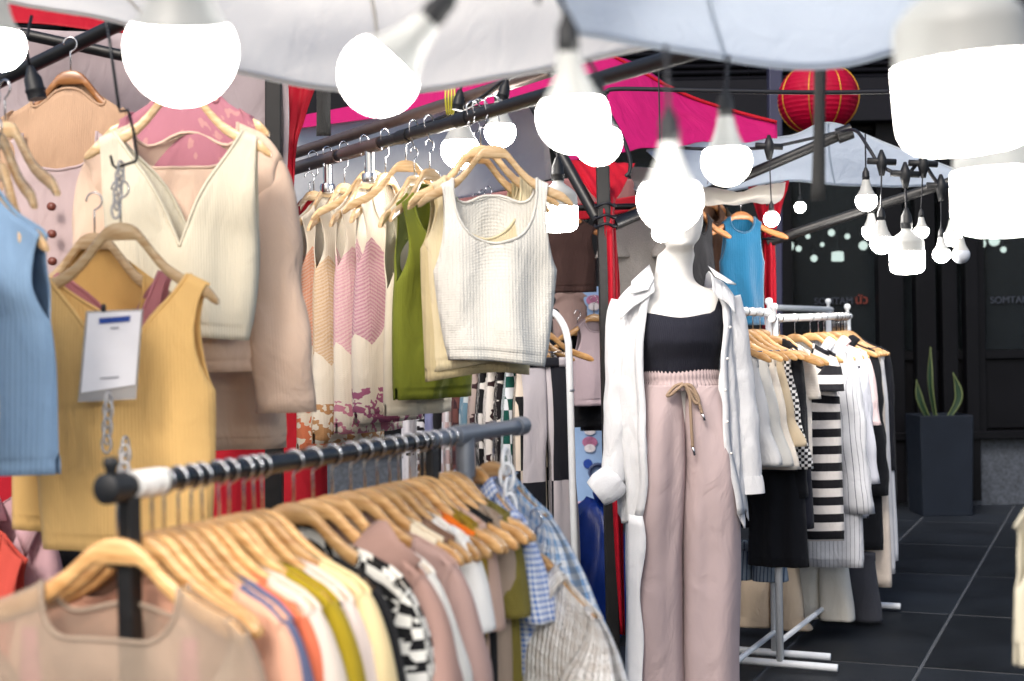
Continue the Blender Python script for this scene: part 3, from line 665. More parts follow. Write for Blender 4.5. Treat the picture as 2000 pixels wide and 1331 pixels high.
cu2 = sheet('tied_curtain', [[(1462, 365, 6.9), (1490, 362, 6.9), (1515, 360, 6.9), (1542, 352, 6.9)], [(1488, 455, 6.82), (1496, 455, 6.76), (1508, 455, 6.76), (1516, 455, 6.82)], [(1488, 520, 6.8), (1496, 520, 6.74), (1508, 520, 6.74), (1516, 520, 6.8)], [(1490, 660, 6.82), (1498, 660, 6.76), (1510, 660, 6.76), (1518, 660, 6.82)], [(1496, 1200, 6.82), (1502, 1200, 6.78), (1512, 1200, 6.78), (1520, 1200, 6.82)]], REDC, n=8, fold=(.012, .05))
tag(cu2, 'red curtain tied beside the turquoise tank top', 'curtain')
for y in (452, 468):
    q = MB(); cc = at(1502, y, 6.78); q.tube([cc + Vector((.045 * math.cos(a), .06 * math.sin(a), 0)) for a in [2 * math.pi * k / 16 for k in range(17)]], .006, 6); q.build('tie', CORD, cu2)
post('tent_pole', at(1503, 360, 6.86), at(1518, 1260, 6.86), .022, BLACKM, label='slim dark pole inside the red curtain by the turquoise tank', cat='pole')
# struts
POLE_A, POLE_B = at(560, 334, 5.25), at(1400, 101, 3.12); POLE_B.z = POLE_A.z
def strut(a, b, r, mat, label, extra=None):
    o = post('tent_strut', a, b, r, mat, None, 10, label, 'pole', 'tent struts'); return o
up = strut(POLE_A, POLE_B, .019, BLACKM, 'black horizontal tube carrying the overhead row of knit tops')
for (x0, x1, m_) in ((575, 660, BRONZE), (670, 745, BRONZE)):
    ta, tb = line_t(POLE_A, POLE_B, x0), line_t(POLE_A, POLE_B, x1); q = MB(); q.tube([POLE_A.lerp(POLE_B, ta), POLE_A.lerp(POLE_B, tb)], .0235, 12); q.build('metal_sleeve', m_, up, angle=40)
for x0 in (640, 722):
    p_ = POLE_A.lerp(POLE_B, line_t(POLE_A, POLE_B, x0)); q = MB(); q.tube([p_, p_ + Vector((0, 0, -.09))], .017, 10); q.lathe([(.01, .012), (.024, .01), (.027, 0), (.024, -.02), (.012, -.024)], 12, p_ + Vector((.0, -.02, -.10))); q.build('clamp', CHROME, up, angle=40)
for x0 in (790, 905, 1110):
    p_ = POLE_A.lerp(POLE_B, line_t(POLE_A, POLE_B, x0)); q = MB(); u_ = (POLE_B - POLE_A).normalized(); q.tube([p_ - u_ * .035, p_ + u_ * .035], .0225, 10); q.build('black_tape', RUBBER, up, angle=40)
strut(at(575, 300, 5.4), at(1075, 138, 4.3), .020, BRONZE, 'brownish bare tube running just above the overhead clothes tube')
strut(at(1040, 200, 6.0), at(1168, 432, 5.72), .024, BLACKM, 'dark slanted strut dropping to the black pole from upper left')
strut(at(1195, 440, 5.72), at(1300, 396, 6.3), .026, BLACKM, 'short dark strut leaving the black pole behind the mannequin head')
st4 = strut(at(1325, 400, 6.6), at(1656, 258, 6.6), .025, BLACKM, 'rusty strut under the white pitched canopy at right')
q = MB(); p_ = at(1648, 262, 6.55); q.tube([p_ + Vector((-.03, 0, -.01)), p_ + Vector((.035, -.01, .012))], .036, 12); q.build('pipe_end', BLACKM, st4, angle=40)
strut(at(1498, 474, 6.75), at(1880, 348, 6.6), .024, BLACKM, 'long dark strut passing behind the string of small bulbs')
strut(at(-20, 168, 4.0), at(255, 36, 3.7), .02, BLACKM, 'black strut rising across the upper left corner')
strut(at(40, 66, 4.15), at(300, 122, 4.15), .017, BLACKM, 'black strut sloping down behind the big bulb at upper left')
post('tent_pole', at(536, 150, 4.75), at(536, 1500, 4.75), .028, BLACKM, label='black pole behind the beige cardigan shoulder', cat='pole')
cu3 = sheet('red_curtain', [[(552, 160, 4.9), (585, 162, 4.88), (618, 164, 4.9)], [(556, 230, 4.9), (575, 232, 4.85), (594, 232, 4.9)], [(550, 330, 4.9), (562, 330, 4.85), (576, 330, 4.9)], [(545, 700, 4.9), (556, 700, 4.85), (570, 700, 4.9)]], REDC, n=8, fold=(.012, .06)); tag(cu3, 'narrow red curtain hanging beside the black pole behind beige cardigan', 'curtain')
rd = sheet('red_valance', [[(-40, -10, 4.5), (100, 0, 4.5), (200, 16, 4.5), (330, 40, 4.5)], [(-40, 40, 4.4), (100, 50, 4.4), (200, 62, 4.4), (330, 70, 4.4)]], REDC, n=7, wr=.02); tag(rd, 'red roof valance in the top left corner', 'valance')
ps = sheet('back_sheet', [[(-60, 50, 4.7), (120, 60, 4.7), (260, 70, 4.7), (420, 80, 4.7), (560, 90, 4.7)], [(-60, 300, 4.75), (120, 300, 4.75), (260, 300, 4.75), (420, 300, 4.75), (560, 300, 4.75)], [(-60, 520, 4.7), (120, 520, 4.7), (260, 520, 4.7), (420, 520, 4.7), (560, 520, 4.7)]], PALE, n=7, wr=.03, wf=2.5); tag(ps, 'pale pinkish sheet closing the stall behind the tan top', 'sheet')
rs = sheet('back_sheet', [[(-100, 525, 5.0), (200, 525, 5.0), (450, 525, 5.0), (640, 525, 5.05)], [(-100, 900, 5.0), (200, 900, 5.0), (450, 900, 5.0), (640, 900, 5.05)], [(-100, 1400, 5.0), (200, 1400, 5.0), (450, 1400, 5.0), (640, 1400, 5.05)]], cloth('deep_red_sheet', (170, 24, 40), 'weave', trans=.1), n=8, fold=(.03, .35)); tag(rs, 'deep red sheet glimpsed between the beige cardigan and the rail', 'sheet')
# straps and cables
def strap(px0, y0, y1, d, wpx, mat, label, lean=0):
    w_ = wpx / FPX * d; g_ = []
    for i in range(13):
        u = i / 12; c = at(px0 + lean * u, y0 + (y1 - y0) * u, d); tw = .5 * math.sin(u * 3); g_.append([c + Vector((-w_ / 2 * math.cos(tw), -w_ / 2 * math.sin(tw), 0)), c + Vector((w_ / 2 * math.cos(tw), w_ / 2 * math.sin(tw), 0))])
    b_ = MB(); b_.grid(g_); return tag(b_.build('webbing_strap', mat, solid=.003), label, 'strap')
WEB = cloth('dark_webbing', (52, 52, 52), 'weave', rough=.7); 
strap(1604, 20, 392, 2.6, 27, WEB, 'dark grey strap hanging in front of the red lantern', -6)
strap(632, 150, 266, 4.5, 28, WEB, 'short black strap dangling left of the tilted bulb')
def cable(name, pts, r, label, n=8, mat=CORD, cat='cable'):
    b_ = MB(); b_.tube(catmull([at(*p) for p in pts], n), r, 6); return tag(b_.build(name, mat), label, cat, None)
cable('power_cable', [(1185, 182, 5.4), (1210, 174, 5.4), (1400, 178, 5.4), (1600, 181, 5.4), (1800, 178, 5.4), (2050, 172, 5.4)], .009, 'straight dark cable crossing in front of the red lantern')
cable('power_cable', [(1180, 178, 5.5), (1190, 220, 5.5), (1216, 270, 5.5), (1230, 310, 5.5), (1230, 335, 5.5), (1222, 345, 5.5)], .009, 'dark cable curling down the magenta tent beside the bulbs')
sc1 = cable('string_light_cable', [(1208, 265, 6.3), (1260, 280, 6.3), (1330, 289, 6.3), (1420, 292, 6.3), (1500, 288, 6.3), (1580, 272, 6.3), (1640, 258, 6.3), (1672, 256, 6.2), (1698, 292, 6.1), (1722, 325, 6.05), (1768, 342, 6.0), (1800, 318, 6.0), (1838, 362, 6.0), (1900, 368, 6.0), (1990, 362, 6.0)], .008, 'black string light cable draped along the white canopy edge')
for (x, y, d) in ((1502, 286, 6.28), (1722, 316, 6.03), (1768, 340, 5.98), (1803, 320, 5.98), (1838, 364, 5.98)):
    q = MB(); c = at(x, y, d); q.tube([c + Vector((0, 0, .05)), c + Vector((0, 0, .02)), c, c + Vector((0, 0, -.06))], [.006, .018, .026, .011], 8); q.tube([c + Vector((-.06, 0, .004)), c + Vector((.06, 0, -.004))], .014, 8); q.build('tee_connector', RUBBER, sc1)
cable('string_light_cable', [(560, 345, 5.3), (700, 290, 4.9), (900, 215, 4.3), (1000, 150, 4.0), (1080, 140, 3.7), (1150, 155, 3.6)], .007, 'thin black cable following the overhead clothes tube')

# ------------------------------------------------------------------ red paper lantern
LRED = cloth('red_lantern_silk', (186, 8, 56), 'plain', trans=.3, sheen=0, rough=.5); GOLD = plain('gold_braid', (214, 160, 58), .4, .6, nvar=.2)
lc = at(1598, 193, 9.0); ln = empty('paper_lantern', lc, None, 'red paper lantern with gold ribs hanging above the white canopy', 'lantern')
b_ = MB(); prof = []
for i in range(61):
    a = R(-76 + 152 * i / 60); prof.append(((.242 * math.cos(a) + .012) * (1 - .022 * (i % 3 == 0)), .225 * math.sin(a)))
b_.lathe(prof, 40, lc); b_.build('shade', LRED, ln)
for k in range(8):
    a = R(k * 45 + 20); b_ = MB(); b_.tube([lc + Vector(((.242 * math.cos(R(t)) + .016) * math.cos(a), (.242 * math.cos(R(t)) + .016) * math.sin(a), .225 * math.sin(R(t)))) for t in range(-74, 76, 8)], .0032, 5); b_.build('gold_rib', GOLD, ln)
for s_ in (-1, 1):
    b_ = MB(); b_.lathe([(.03, s_ * .20), (.075, s_ * .212), (.08, s_ * .23), (.06, s_ * .245), (.01, s_ * .248)], 20, lc); b_.build('gold_cap', GOLD, ln)
b_ = MB(); b_.tube([lc + Vector((0, 0, -.24)), lc + Vector((0, 0, -.28)), lc + Vector((0, 0, -.30)), lc + Vector((0, 0, -.52))], [.006, .01, .03, .022], 14); b_.build('tassel', GOLD, ln)
b_ = MB(); b_.tube([lc + Vector((0, 0, .24)), lc + Vector((0, .6, 1.2))], .005, 5); b_.build('cord', CORD, ln)
bpost = post('building_post', at(1513, 100, 10.6), at(1513, 1040, 10.6), .05, plain('blue_black_post', (44, 46, 74), .5), label='blue-black building post left of the red lantern', cat='post')

# ================================================================== LIGHT BULBS
bulb(-2, 88, 2.0, .070, 'A', 'lit round bulb cut off by the left picture edge', cord=.2)
bulb(354, 98, 1.22, .090, 'A', 'largest lit round bulb, hanging before the beige cardigan', tilt=(3, 18), cord=.2)
bulb(741, 146, 1.32, .071, 'A', 'tilted lit bulb with its socket pointing up to the right', tilt=(43, 0), cordto=(905, -60, 1.30))
bulb(1119, 228, 1.38, .065, 'A', 'lit bulb with long white neck overlapping the magenta tent corner', tilt=(-3, 4), cordto=(1050, 5, 1.45))
bulb(1168, 277, 2.05, .065, 'A', 'lit bulb half hidden behind the long-necked bulb', cordto=(1150, 120, 2.1))
bulb(1309, 390, 1.53, .065, 'A', 'lit bulb hanging right in front of the mannequin face', cordto=(1300, 90, 1.53))
bulb(1419, 315, 1.98, .065, 'A', 'lit bulb with ribbed neck right of the mannequin face', cordto=(1424, 110, 2.0))
bulb(1292, 455, 4.7, .065, 'G', 'small lit bulb peeking out under the bulb at the mannequin face', cord=.5)
bulb(899, 293, 4.6, .126, 'A', 'lit bulb behind the overhead tube above the green knit top', cordto=(905, 200, 4.6))
bulb(977, 258, 4.75, .106, 'A', 'lit bulb above the hanger of the white knit top', cordto=(990, 170, 4.75))
bulb(1091, 428, 4.6, .126, 'T', 'lit cylindrical bulb beside the white knit top strap', cordto=(1088, 290, 4.6))
bulb(1888, 205, 1.25, .118, 'T', 'huge lit cylindrical bulb cut off at the upper right', tilt=(-5, 3), cord=.2)
bulb(1958, 395, 1.72, .115, 'T', 'lit cylindrical bulb at the right edge below the huge one', cord=.25)
G2 = 'small bulbs strung along the white canopy'
bulb(1692, 392, 6.05, .092, 'A', 'lit bulb hanging highest in the string under the white canopy', cordto=(1690, 262, 6.15), group=G2)
bulb(1702, 452, 6.5, .085, 'A', 'lit bulb mostly hidden behind the second bulb of the string', cordto=(1702, 390, 6.5), group=G2)
bulb(1722, 474, 5.98, .098, 'A', 'lit bulb touching the cylindrical bulb in the string', cordto=(1722, 320, 6.02), group=G2)
bulb(1772, 513, 5.98, .145, 'T', 'lit cylindrical bulb hanging in the string over the dark window', cordto=(1768, 345, 5.98), group=G2)
bulb(1800, 452, 6.0, .062, 'A', 'small lit bulb just above the cylindrical bulb in the string', cordto=(1803, 320, 5.98), group=G2)
bulb(1839, 497, 5.98, .074, 'A', 'lit bulb left of the unlit bulb in the string', cordto=(1838, 366, 5.98), group=G2)
bulb(1860, 464, 6.6, .085, 'A', 'lit bulb behind the unlit bulb, partly covered', cordto=(1858, 380, 6.6), group=G2)
bulb(1877, 498, 5.9, .075, 'A', 'unlit grey bulb at the end of the string', lit=False, cordto=(1874, 400, 5.9), group=G2, socket=False)
bulb(1507, 428, 6.25, .070, 'G', 'small round lit bulb hanging in front of the red curtain', cordto=(1502, 290, 6.28), group=G2)
bulb(1563, 405, 7.6, .060, 'G', 'small round lit bulb right of the red curtain', cordto=(1561, 340, 7.5), group=G2)
# unlit sockets on the tubes
def sock(px, py, d, D, tilt, label):
    rot = Matrix.Rotation(R(tilt), 3, 'Y'); h = empty('lamp_socket', at(px, py, d), rot, label, 'lamp socket'); h.scale = (D, D, D); MW[h.name] = MW[h.name] @ Matrix.Scale(D, 4)
    inst(bulb_meshes('A')[0], 'socket_shell', h); q = MB(); e = at(px, py, d); q.tube([e, e + rot @ Vector((0, 0, .05)), e + Vector((0, .02, .12))], .004, 6); q.build('cord', CORD, h)
sock(58, 128, 3.3, .13, -12, 'empty black lamp socket beside the brown hanger at upper left')
sock(900, 175, 4.2, .10, 10, 'empty black lamp socket on the overhead tube by yellow ties')
sock(990, 155, 4.0, .10, 14, 'empty black lamp socket right of the yellow ties')
yt = empty('cable_ties', at(880, 200, 4.3), None, 'yellow plastic ties knotted round the overhead tube', 'cable tie')
for k in range(4):
    q = MB(); q.tube(catmull([at(872 + k * 5, 158, 4.28), at(870 + k * 6, 190, 4.26), at(873 + k * 4, 224, 4.28)], 5), .003, 5); q.build('tie', plain('yellow_plastic', (206, 200, 70), .4), yt)
# ================================================================== FOREGROUND RACK
FA, FB = at(213, 955, 1.98), at(1018, 843, 3.27); FB.z = FA.z
fu = (FB - FA).normalized(); FROT = math.atan2(fu.y, fu.x) - math.pi / 2
fr = empty('clothes_rack', Vector((FA.x, FA.y, 0)), None, 'black foreground clothes rail packed with wooden hangers', 'clothes rack')
tb = line_t(FA, FB, 838)
q = MB(); q.tube([FA.lerp(FB, tb * i / 8) for i in range(9)], .0165, 14); q.build('rail', plain('worn_black_tube', (22, 22, 24), .22, .0, .6, 60, .3), fr, angle=40)
q = MB(); q.tube([FA - fu * .012, FA - fu * .008, FA + fu * .03, FA + fu * .034], [.017, .022, .022, .018], 14); q.build('end_cap', RUBBER, fr, angle=40)
q = MB(); q.lathe([(.004, .03), (.010, .028), (.012, .02), (.008, .012), (.008, 0)], 12, FA + fu * .005 + Vector((0, 0, .014))); q.build('knob', RUBBER, fr)
q = MB(); q.tube([FA + fu * .045, FA + fu * .11], .0205, 14); q.build('white_tape', plain('white_tape', (228, 226, 222), .6, bump=.2), fr, angle=40)
pb = FA + fu * .04
q = MB(); q.box(Vector((pb.x, pb.y, pb.z / 2 - .01)), (.026, .026, pb.z - .01), rz(FROT)); q.build('post', BLACKM, fr, smooth_=False, bevel=.003)
q = MB(); q.lathe([(.004, 0), (.009, .004), (.011, .012), (.006, .022)], 10, pb + Vector((-.02, -.01, -.115))); q.build('knob', RUBBER, fr)
q = MB(); q.tube([FA.lerp(FB, tb), FB], .0165, 14); q.tube([FB - fu * .03, FB + fu * .012], .0215, 14); gp = FA.lerp(FB, line_t(FA, FB, 908)); q.tube([gp - fu * .05, gp + fu * .05], .0215, 14); q.tube([gp, gp + Vector((0, 0, -.09))], [.021, .021], 12); q.build('grey_pipe', GREYM, fr, angle=40)
q = MB(); q.tube([gp, Vector((gp.x, gp.y, 0))], .0165, 12); q.build('post', GREYM, fr, angle=40)
bp_ = FA.lerp(FB, tb) + fu * .0
q = MB(); q.box(Vector((bp_.x, bp_.y, bp_.z / 2 - .012)), (.03, .03, bp_.z - .012), rz(FROT)); q.build('post', BLACKM, fr, smooth_=False, bevel=.003)
for k_ in range(2):
    cc = Vector((FA.x, FA.y, .03)) if k_ == 0 else Vector((gp.x, gp.y, .03)); q = MB(); q.tube([cc + rz(FROT) @ Vector((-.25, 0, 0)), cc + rz(FROT) @ Vector((.25, 0, 0))], .016, 10); q.build('foot', BLACKM, fr)

# patterns -------------------------------------------------------------
def geo(g):
    a = g.check(.034, .017); n_ = g.m('GREATER_THAN', g.noise(16, 1), .55); b_ = g.stripe('y', .036, .5)
    return g.mix(g.mix(n_, a, b_), lin((232, 230, 222)), lin((18, 18, 20)))
def tweedp(c1, c2, per):
    def f(g):
        a = g.m('ADD', g.m('MULTIPLY', g.stripe('x', per, .5), .5), g.m('MULTIPLY', g.stripe('y', per, .5), .5))
        n_ = g.m('MULTIPLY', g.m('SUBTRACT', g.noise(150, 3), .5), 1.6); return g.mix(g.m('MAXIMUM', 0, g.m('MINIMUM', 1, g.m('ADD', a, n_))), lin(c1), lin(c2))
    return f
def hstripe(c1, c2, per, duty=.5): return lambda g: g.mix(g.stripe('y', per, duty), lin(c1), lin(c2))
def vstripe(c1, c2, per, duty=.12): return lambda g: g.mix(g.stripe('x', per, duty), lin(c1), lin(c2))
def chk(c1, c2, s1, s2, off=0.): return lambda g: g.mix(g.check(s1, s2, off), lin(c1), lin(c2))
def cow(c1, c2, scale=22, th=.56): return lambda g: g.mix(g.m('GREATER_THAN', g.noise(scale, 1), th), lin(c1), lin(c2))
def patch(c1, c2, y0, y1, cx, base=(228, 218, 200)):
    """a big leaf-shaped intarsia patch knitted into a cream vest, one on each half of the front"""
    def f(g):
        yy = g.m('DIVIDE', g.m('SUBTRACT', g.y, (y0 + y1) / 2), (y1 - y0) / 2)
        nn = g.m('MULTIPLY', g.m('SUBTRACT', g.noise(14, 2), .5), .03)
        xx = g.m('ADD', nn, g.m('ABSOLUTE', g.m('SUBTRACT', g.m('ABSOLUTE', g.x), abs(cx))))
        lim = g.m('MULTIPLY', g.m('SUBTRACT', 1, g.m('MULTIPLY', yy, yy)), .085)
        msk = g.m('LESS_THAN', xx, lim); melange = g.mix(g.m('MULTIPLY', g.m('SUBTRACT', g.noise(380, 3), .25), 1.9), lin(c1), lin(c2))
        rows_ = g.m('MULTIPLY', g.m('ADD', .5, g.m('MULTIPLY', .5, g.m('SINE', g.m('ADD', g.m('MULTIPLY', g.y, 520), g.m('MULTIPLY', xx, 380))))), .45); melange = g.mix(rows_, melange, lin(base))
        lowm = g.m('MULTIPLY', g.m('LESS_THAN', g.y, y0 - .13), g.m('GREATER_THAN', g.noise(30, 2), .5))
        return g.mix(lowm, g.mix(msk, lin(base), melange), lin(c1))
    return f
def dots(c1, c2, scale, th): return lambda g: g.mix(g.m('LESS_THAN', g.voro(scale), th), lin(c1), lin(c2))

C = {}
def K(key, col, kind='knit', pat=None, **kw):
    C[key] = cloth(key, col, kind, pat, **kw); return C[key]
MESH_ = K('sheer_beige_knit', (176, 158, 140), 'knit')
# a sheer open knit: part of the light passes straight through the stitches
_t = MESH_.node_tree; _tr = _t.nodes.new('ShaderNodeBsdfTransparent'); _ms = _t.nodes.new('ShaderNodeMixShader'); _ms.inputs[0].default_value = .45
_t.links.new(_t.nodes['Principled BSDF'].outputs[0], _ms.inputs[1]); _t.links.new(_tr.outputs[0], _ms.inputs[2]); _t.links.new(_ms.outputs[0], _t.nodes['Material Output'].inputs[0])
FG = [  # short description, colour, cloth kind, shape
 ('sheer beige open-knit cardigan', MESH_, dict(sw=.222, bw=.23, hw=.25, L=.62, nf=.12, nb=.09, neck=.11, sleeve=(.5, .075, 7), thick=.04, solid=0)),
 ('peach knit sweater', K('peach', (218, 166, 140)), dict(sleeve=(.52, .075, 9), L=.6)),
 ('slate-blue knit sweater', K('slate', (94, 98, 128), 'ribh'), dict(sleeve=(.54, .08, 9), L=.62)),
 ('coral-orange knit top', K('coral', (214, 110, 78), 'ribh'), dict(sleeve=(.5, .07, 9), L=.6)),
 ('cream sweater with a raised front seam', K('cream1', (212, 199, 187)), dict(sleeve=(.56, .085, 11), L=.62)),
 ('olive-mustard fine-knit sweater', K('mustard1', (158, 136, 26)), dict(sleeve=(.54, .075, 9), L=.6)),
 ('black sweater next to the olive-mustard one', K('black1', (24, 24, 26)), dict(sleeve=(.56, .08, 9), L=.6)),
 ('pinkish white soft sweater', K('blush1', (228, 210, 200)), dict(sleeve=(.56, .085, 11), L=.6)),
 ('pale yellow fuzzy knit cardigan', K('vanilla', (226, 204, 156), 'tweed'), dict(sleeve=(.5, .08, 10), L=.58)),
 ('black crew top before the maze-patterned sweater', K('black2', (20, 20, 22)), dict(sleeve=(.5, .075, 10), L=.58)),
 ('black and white maze-patterned sweater', K('maze', None, 'knit', geo), dict(sw=.232, sleeve=(.5, .1, 12), L=.6)),
 ('mauve-taupe blouse with a wide collar flap', K('taupe', (164, 132, 122), 'weave'), dict(sleeve=(.2, .11, 24), L=.6, collar=.07)),
 ('off-white short jacket', K('offwhite', (228, 224, 216), 'weave'), dict(sleeve=(.36, .09, 13), L=.55)),
 ('dusty mauve cardigan with a round button', K('dustymauve', (178, 148, 140)), dict(sleeve=(.3, .08, 14), L=.5)),
 ('cream fine-ribbed vest', K('creamrib', (224, 212, 188), 'ribh'), dict(sw=.165, bw=.2, hw=.2, L=.6, nf=.14)),
 ('brown ribbed knit vest', K('brownrib', (122, 94, 80), 'ribh'), dict(sw=.17, bw=.2, hw=.2, L=.6)),
 ('white tee with black trim', K('whitetee', (230, 228, 224)), dict(sw=.18, bw=.2, hw=.2, L=.55, sleeve=(.16, .09, 24))),
 ('black tank with an orange strap', K('orangestrap', None, 'plain', lambda g: g.mix(g.m('GREATER_THAN', g.y, -.035), lin((22, 22, 24)), lin((226, 112, 30)))), dict(sw=.17, bw=.19, hw=.19, L=.5)),
 ('mustard ribbed sleeveless sweater', K('mustard2', (150, 122, 36), 'rib'), dict(sw=.15, neck=.1, bw=.165, hw=.16, L=.55, sleeve=(.12, .07, 6))),
 ('dusty pink ribbed top', K('duskypink', (198, 166, 150), 'ribh'), dict(sw=.155, neck=.1, bw=.16, hw=.16, L=.5, sleeve=(.2, .06, 6))),
 ('black vest near the grey pipe', K('black3', (26, 26, 28)), dict(sw=.15, neck=.1, bw=.155, hw=.16, L=.5)),
 ('taupe-grey ribbed tee', K('taupegrey', (160, 142, 126), 'ribh'), dict(sw=.15, neck=.1, bw=.16, hw=.16, L=.45, sleeve=(.2, .06, 6))),
 ('olive green ribbed tee', K('olive', (116, 106, 48), 'ribh'), dict(sw=.15, neck=.1, bw=.16, hw=.16, L=.52, sleeve=(.2, .06, 6))),
]
CATS = {'sweater': 'sweater', 'cardigan': 'cardigan', 'top': 'top', 'blouse': 'blouse', 'jacket': 'jacket', 'vest': 'vest', 'tee': 't-shirt', 'tank': 'tank top'}
def catof(desc):
    for k_ in ('maze-patterned sweater', 'cardigan', 'sweater', 'blouse', 'jacket', 'vest', 'tee', 'tank', 'shirt', 'top'):
        if k_ in desc: return k_.split()[-1] if k_ != 'tee' else 'tee'
    return 'top'
NM = {'cardigan': 'cardigan', 'sweater': 'sweater', 'blouse': 'blouse', 'jacket': 'jacket', 'vest': 'knit_vest', 'tee': 'tee_shirt', 'tank': 'knit_tank', 'shirt': 'shirt', 'top': 'pullover'}
GF = 'garments on the black foreground rail'
N_ = len(FG); t0_, t1_ = -.012, tb * .985
pxs = [228, 318, 344, 370, 396, 424, 450, 474, 496, 514, 576, 612, 648, 684, 712, 738, 760, 780, 800, 818, 834, 850, 866]
random.seed(5)
for i, (desc, mt_, kw) in enumerate(FG):
    t = line_t(FA, FB, pxs[i] + random.uniform(-4, 4)) if i else .012
    Pp = FA.lerp(FB, t) + Vector((0, 0, .0187)); rot = rz(FROT + R(random.uniform(-3.5, 3.5)) + (R(6) if i == 0 else 0)) @ Matrix.Rotation(R(random.uniform(-1.5, 1.5)), 3, 'Y')
    c_ = catof(desc)
    pr = None
    if i == 13:
        def pr(o):
            q = MB(); q.tube([(.155, -.052, -.20), (.155, -.063, -.20)], .013, 12); q.build('button', plain('brown_button', (110, 60, 52), .4), None).parent = o
    if i == 0:
        def pr(o):
            for sx in (-1, 1):
                g_ = []
                for k_ in range(14):
                    u = k_ / 13; x = sx * (.128 - .012 * u); g_.append([(x - .012 - .035 * u, -.024, hz(.128) - .055 - .4 * u), (x + .012 + .03 * u, -.024, hz(.128) - .055 - .4 * u)])
                q = MB(); q.grid(g_, [[(0, -k_ * .03), (.05, -k_ * .03)] for k_ in range(14)]); q.build('inner_strap', K('rosecami%d' % sx, (196, 126, 140), 'rib'), None, solid=.003).parent = o
    kw = dict(dict(neck=.14, sw=.224, bw=.225, hw=.23, nf=.07), **kw)
    if i and kw['sw'] < .19: kw.update(neck=.11)
    garment(NM[c_], f'{desc} on the black foreground rail', {'tee': 't-shirt', 'tank': 'tank top'}.get(c_, c_), Pp, rot, mt_, seed=i + 1, group=GF, hang=f'wooden hanger holding the {desc}', parts=pr, **kw)
# spare hangers at the near end and empty ones among the row
for i, px_ in enumerate((268, 296)):
    Pp = FA.lerp(FB, line_t(FA, FB, px_)) + Vector((0, 0, .0187)); hanger(Pp, rz(FROT + R(4 - 6 * i)), ['bare wooden hanger right behind the sheer beige cardigan', 'second bare wooden hanger behind the sheer beige cardigan'][i], 'wooden hangers')
# blue tweed and white tweed jackets past the grey pipe
BTW = K('bluetweed', None, 'tweed', tweedp((240, 243, 246), (132, 172, 214), .026), bump=.9); WTW = K('whitetweed', None, 'tweed', tweedp((244, 243, 241), (220, 214, 208), .03), bump=1.0)
BGW = K('bluegingham', None, 'weave', lambda g: g.mix(g.m('MULTIPLY', g.m('ADD', g.stripe('x', .012), g.stripe('y', .012)), .5), lin((236, 240, 246)), lin((84, 124, 196))))
p_ = FA.lerp(FB, line_t(FA, FB, 962)) + Vector((0, 0, .0187)); 
garment('jacket', 'sky-blue and white tweed jacket hanging from the grey pipe', 'jacket', p_ + Vector((0, .03, .0)), rz(R(-48)), BTW, sw=.21, neck=.08, bw=.22, hw=.23, L=.5, arm=.19, sleeve=(.3, .085, 40), thick=.06, nf=.07, seed=41, hang='pale wooden hanger holding the sky-blue tweed jacket', collar=.025, rag=.008, group=GF)
garment('shirt', 'blue gingham shirt tucked behind the sky-blue tweed jacket', 'shirt', FA.lerp(FB, line_t(FA, FB, 925)) + Vector((0, 0, .0187)), rz(R(-52)), BGW, sw=.2, neck=.08, bw=.2, hw=.2, L=.4, sleeve=(.2, .07, 16), seed=42, hang='pale wooden hanger holding the blue gingham shirt', collar=.03, group=GF)
hanger(FA.lerp(FB, line_t(FA, FB, 880)) + Vector((0, 0, .0187)), rz(R(-30)), 'bare wooden hanger just left of the grey pipe post', 'wooden hangers')
p2 = at(1046, 995, 2.95)
garment('jacket', 'white textured tweed jacket hanging lowest beside the blue one', 'jacket', p2, rz(R(-48)), WTW, sw=.21, neck=.075, bw=.22, hw=.24, L=.5, arm=.19, sleeve=(.3, .085, 26), thick=.06, nf=.12, v=True, seed=43, hang='pale wooden hanger holding the white tweed jacket', collar=.028, rag=.008, group=GF)
def chain(name, a, b, n, link, mat, label, cat='chain'):
    h = empty(name, a, None, label, cat)
    for i in range(n):
        c = a.lerp(b, i / (n - 1)); ax = Vector((1, 0, 0)) if i % 2 else Vector((.45, .9, 0)); q = MB()
        q.tube([c + ax * (link * .32 * math.cos(t)) + Vector((0, 0, link * .62 * math.sin(t))) for t in [2 * math.pi * k_ / 14 for k_ in range(15)]], link * .11, 6, False); q.build('link', mat, h)
    return h
WPL = plain('white_plastic', (232, 234, 236), .35)
chain('plastic_chain', at(988, 902, 3.0), at(1000, 1050, 2.95), 6, .045, WPL, 'white plastic chain dangling before the sky-blue tweed jacket')

STEEP[0] = True
# ================================================================== UPPER LEFT GROUP
GL = 'tops hung at the left of the stall'
HK = .075
def hung(name, label, cat, px, py, d, rot_deg, mat, hang=None, dark=False, **kw):
    """(px, py): top of the hanger's wooden hump"""
    P = at(px, py, d) + Vector((0, 0, .086)); return garment(name, label, cat, P, rz(R(rot_deg)), mat, hang=hang, dark=dark, **kw)
TAN = K('tanrib', (190, 156, 128), 'rib'); MAUVEG = K('mauvegrey', (192, 172, 172), 'knit'); BEI = K('beigeknit', (226, 198, 176), 'knit', crease=.55); CRM = K('creamvest', (226, 218, 196), 'rib'); YEL = K('yellowrib', (254, 208, 134), 'rib', period=.0045)
YEL2 = K('yellowrib2', (240, 194, 120), 'rib'); BLU = K('bluerib', (140, 172, 206), 'rib', period=.005); FLO = K('rosefloral', None, 'knit', lambda g: g.mix(g.m('GREATER_THAN', g.noise(26, 2), .62), lin((184, 122, 136)), lin((200, 148, 146))))
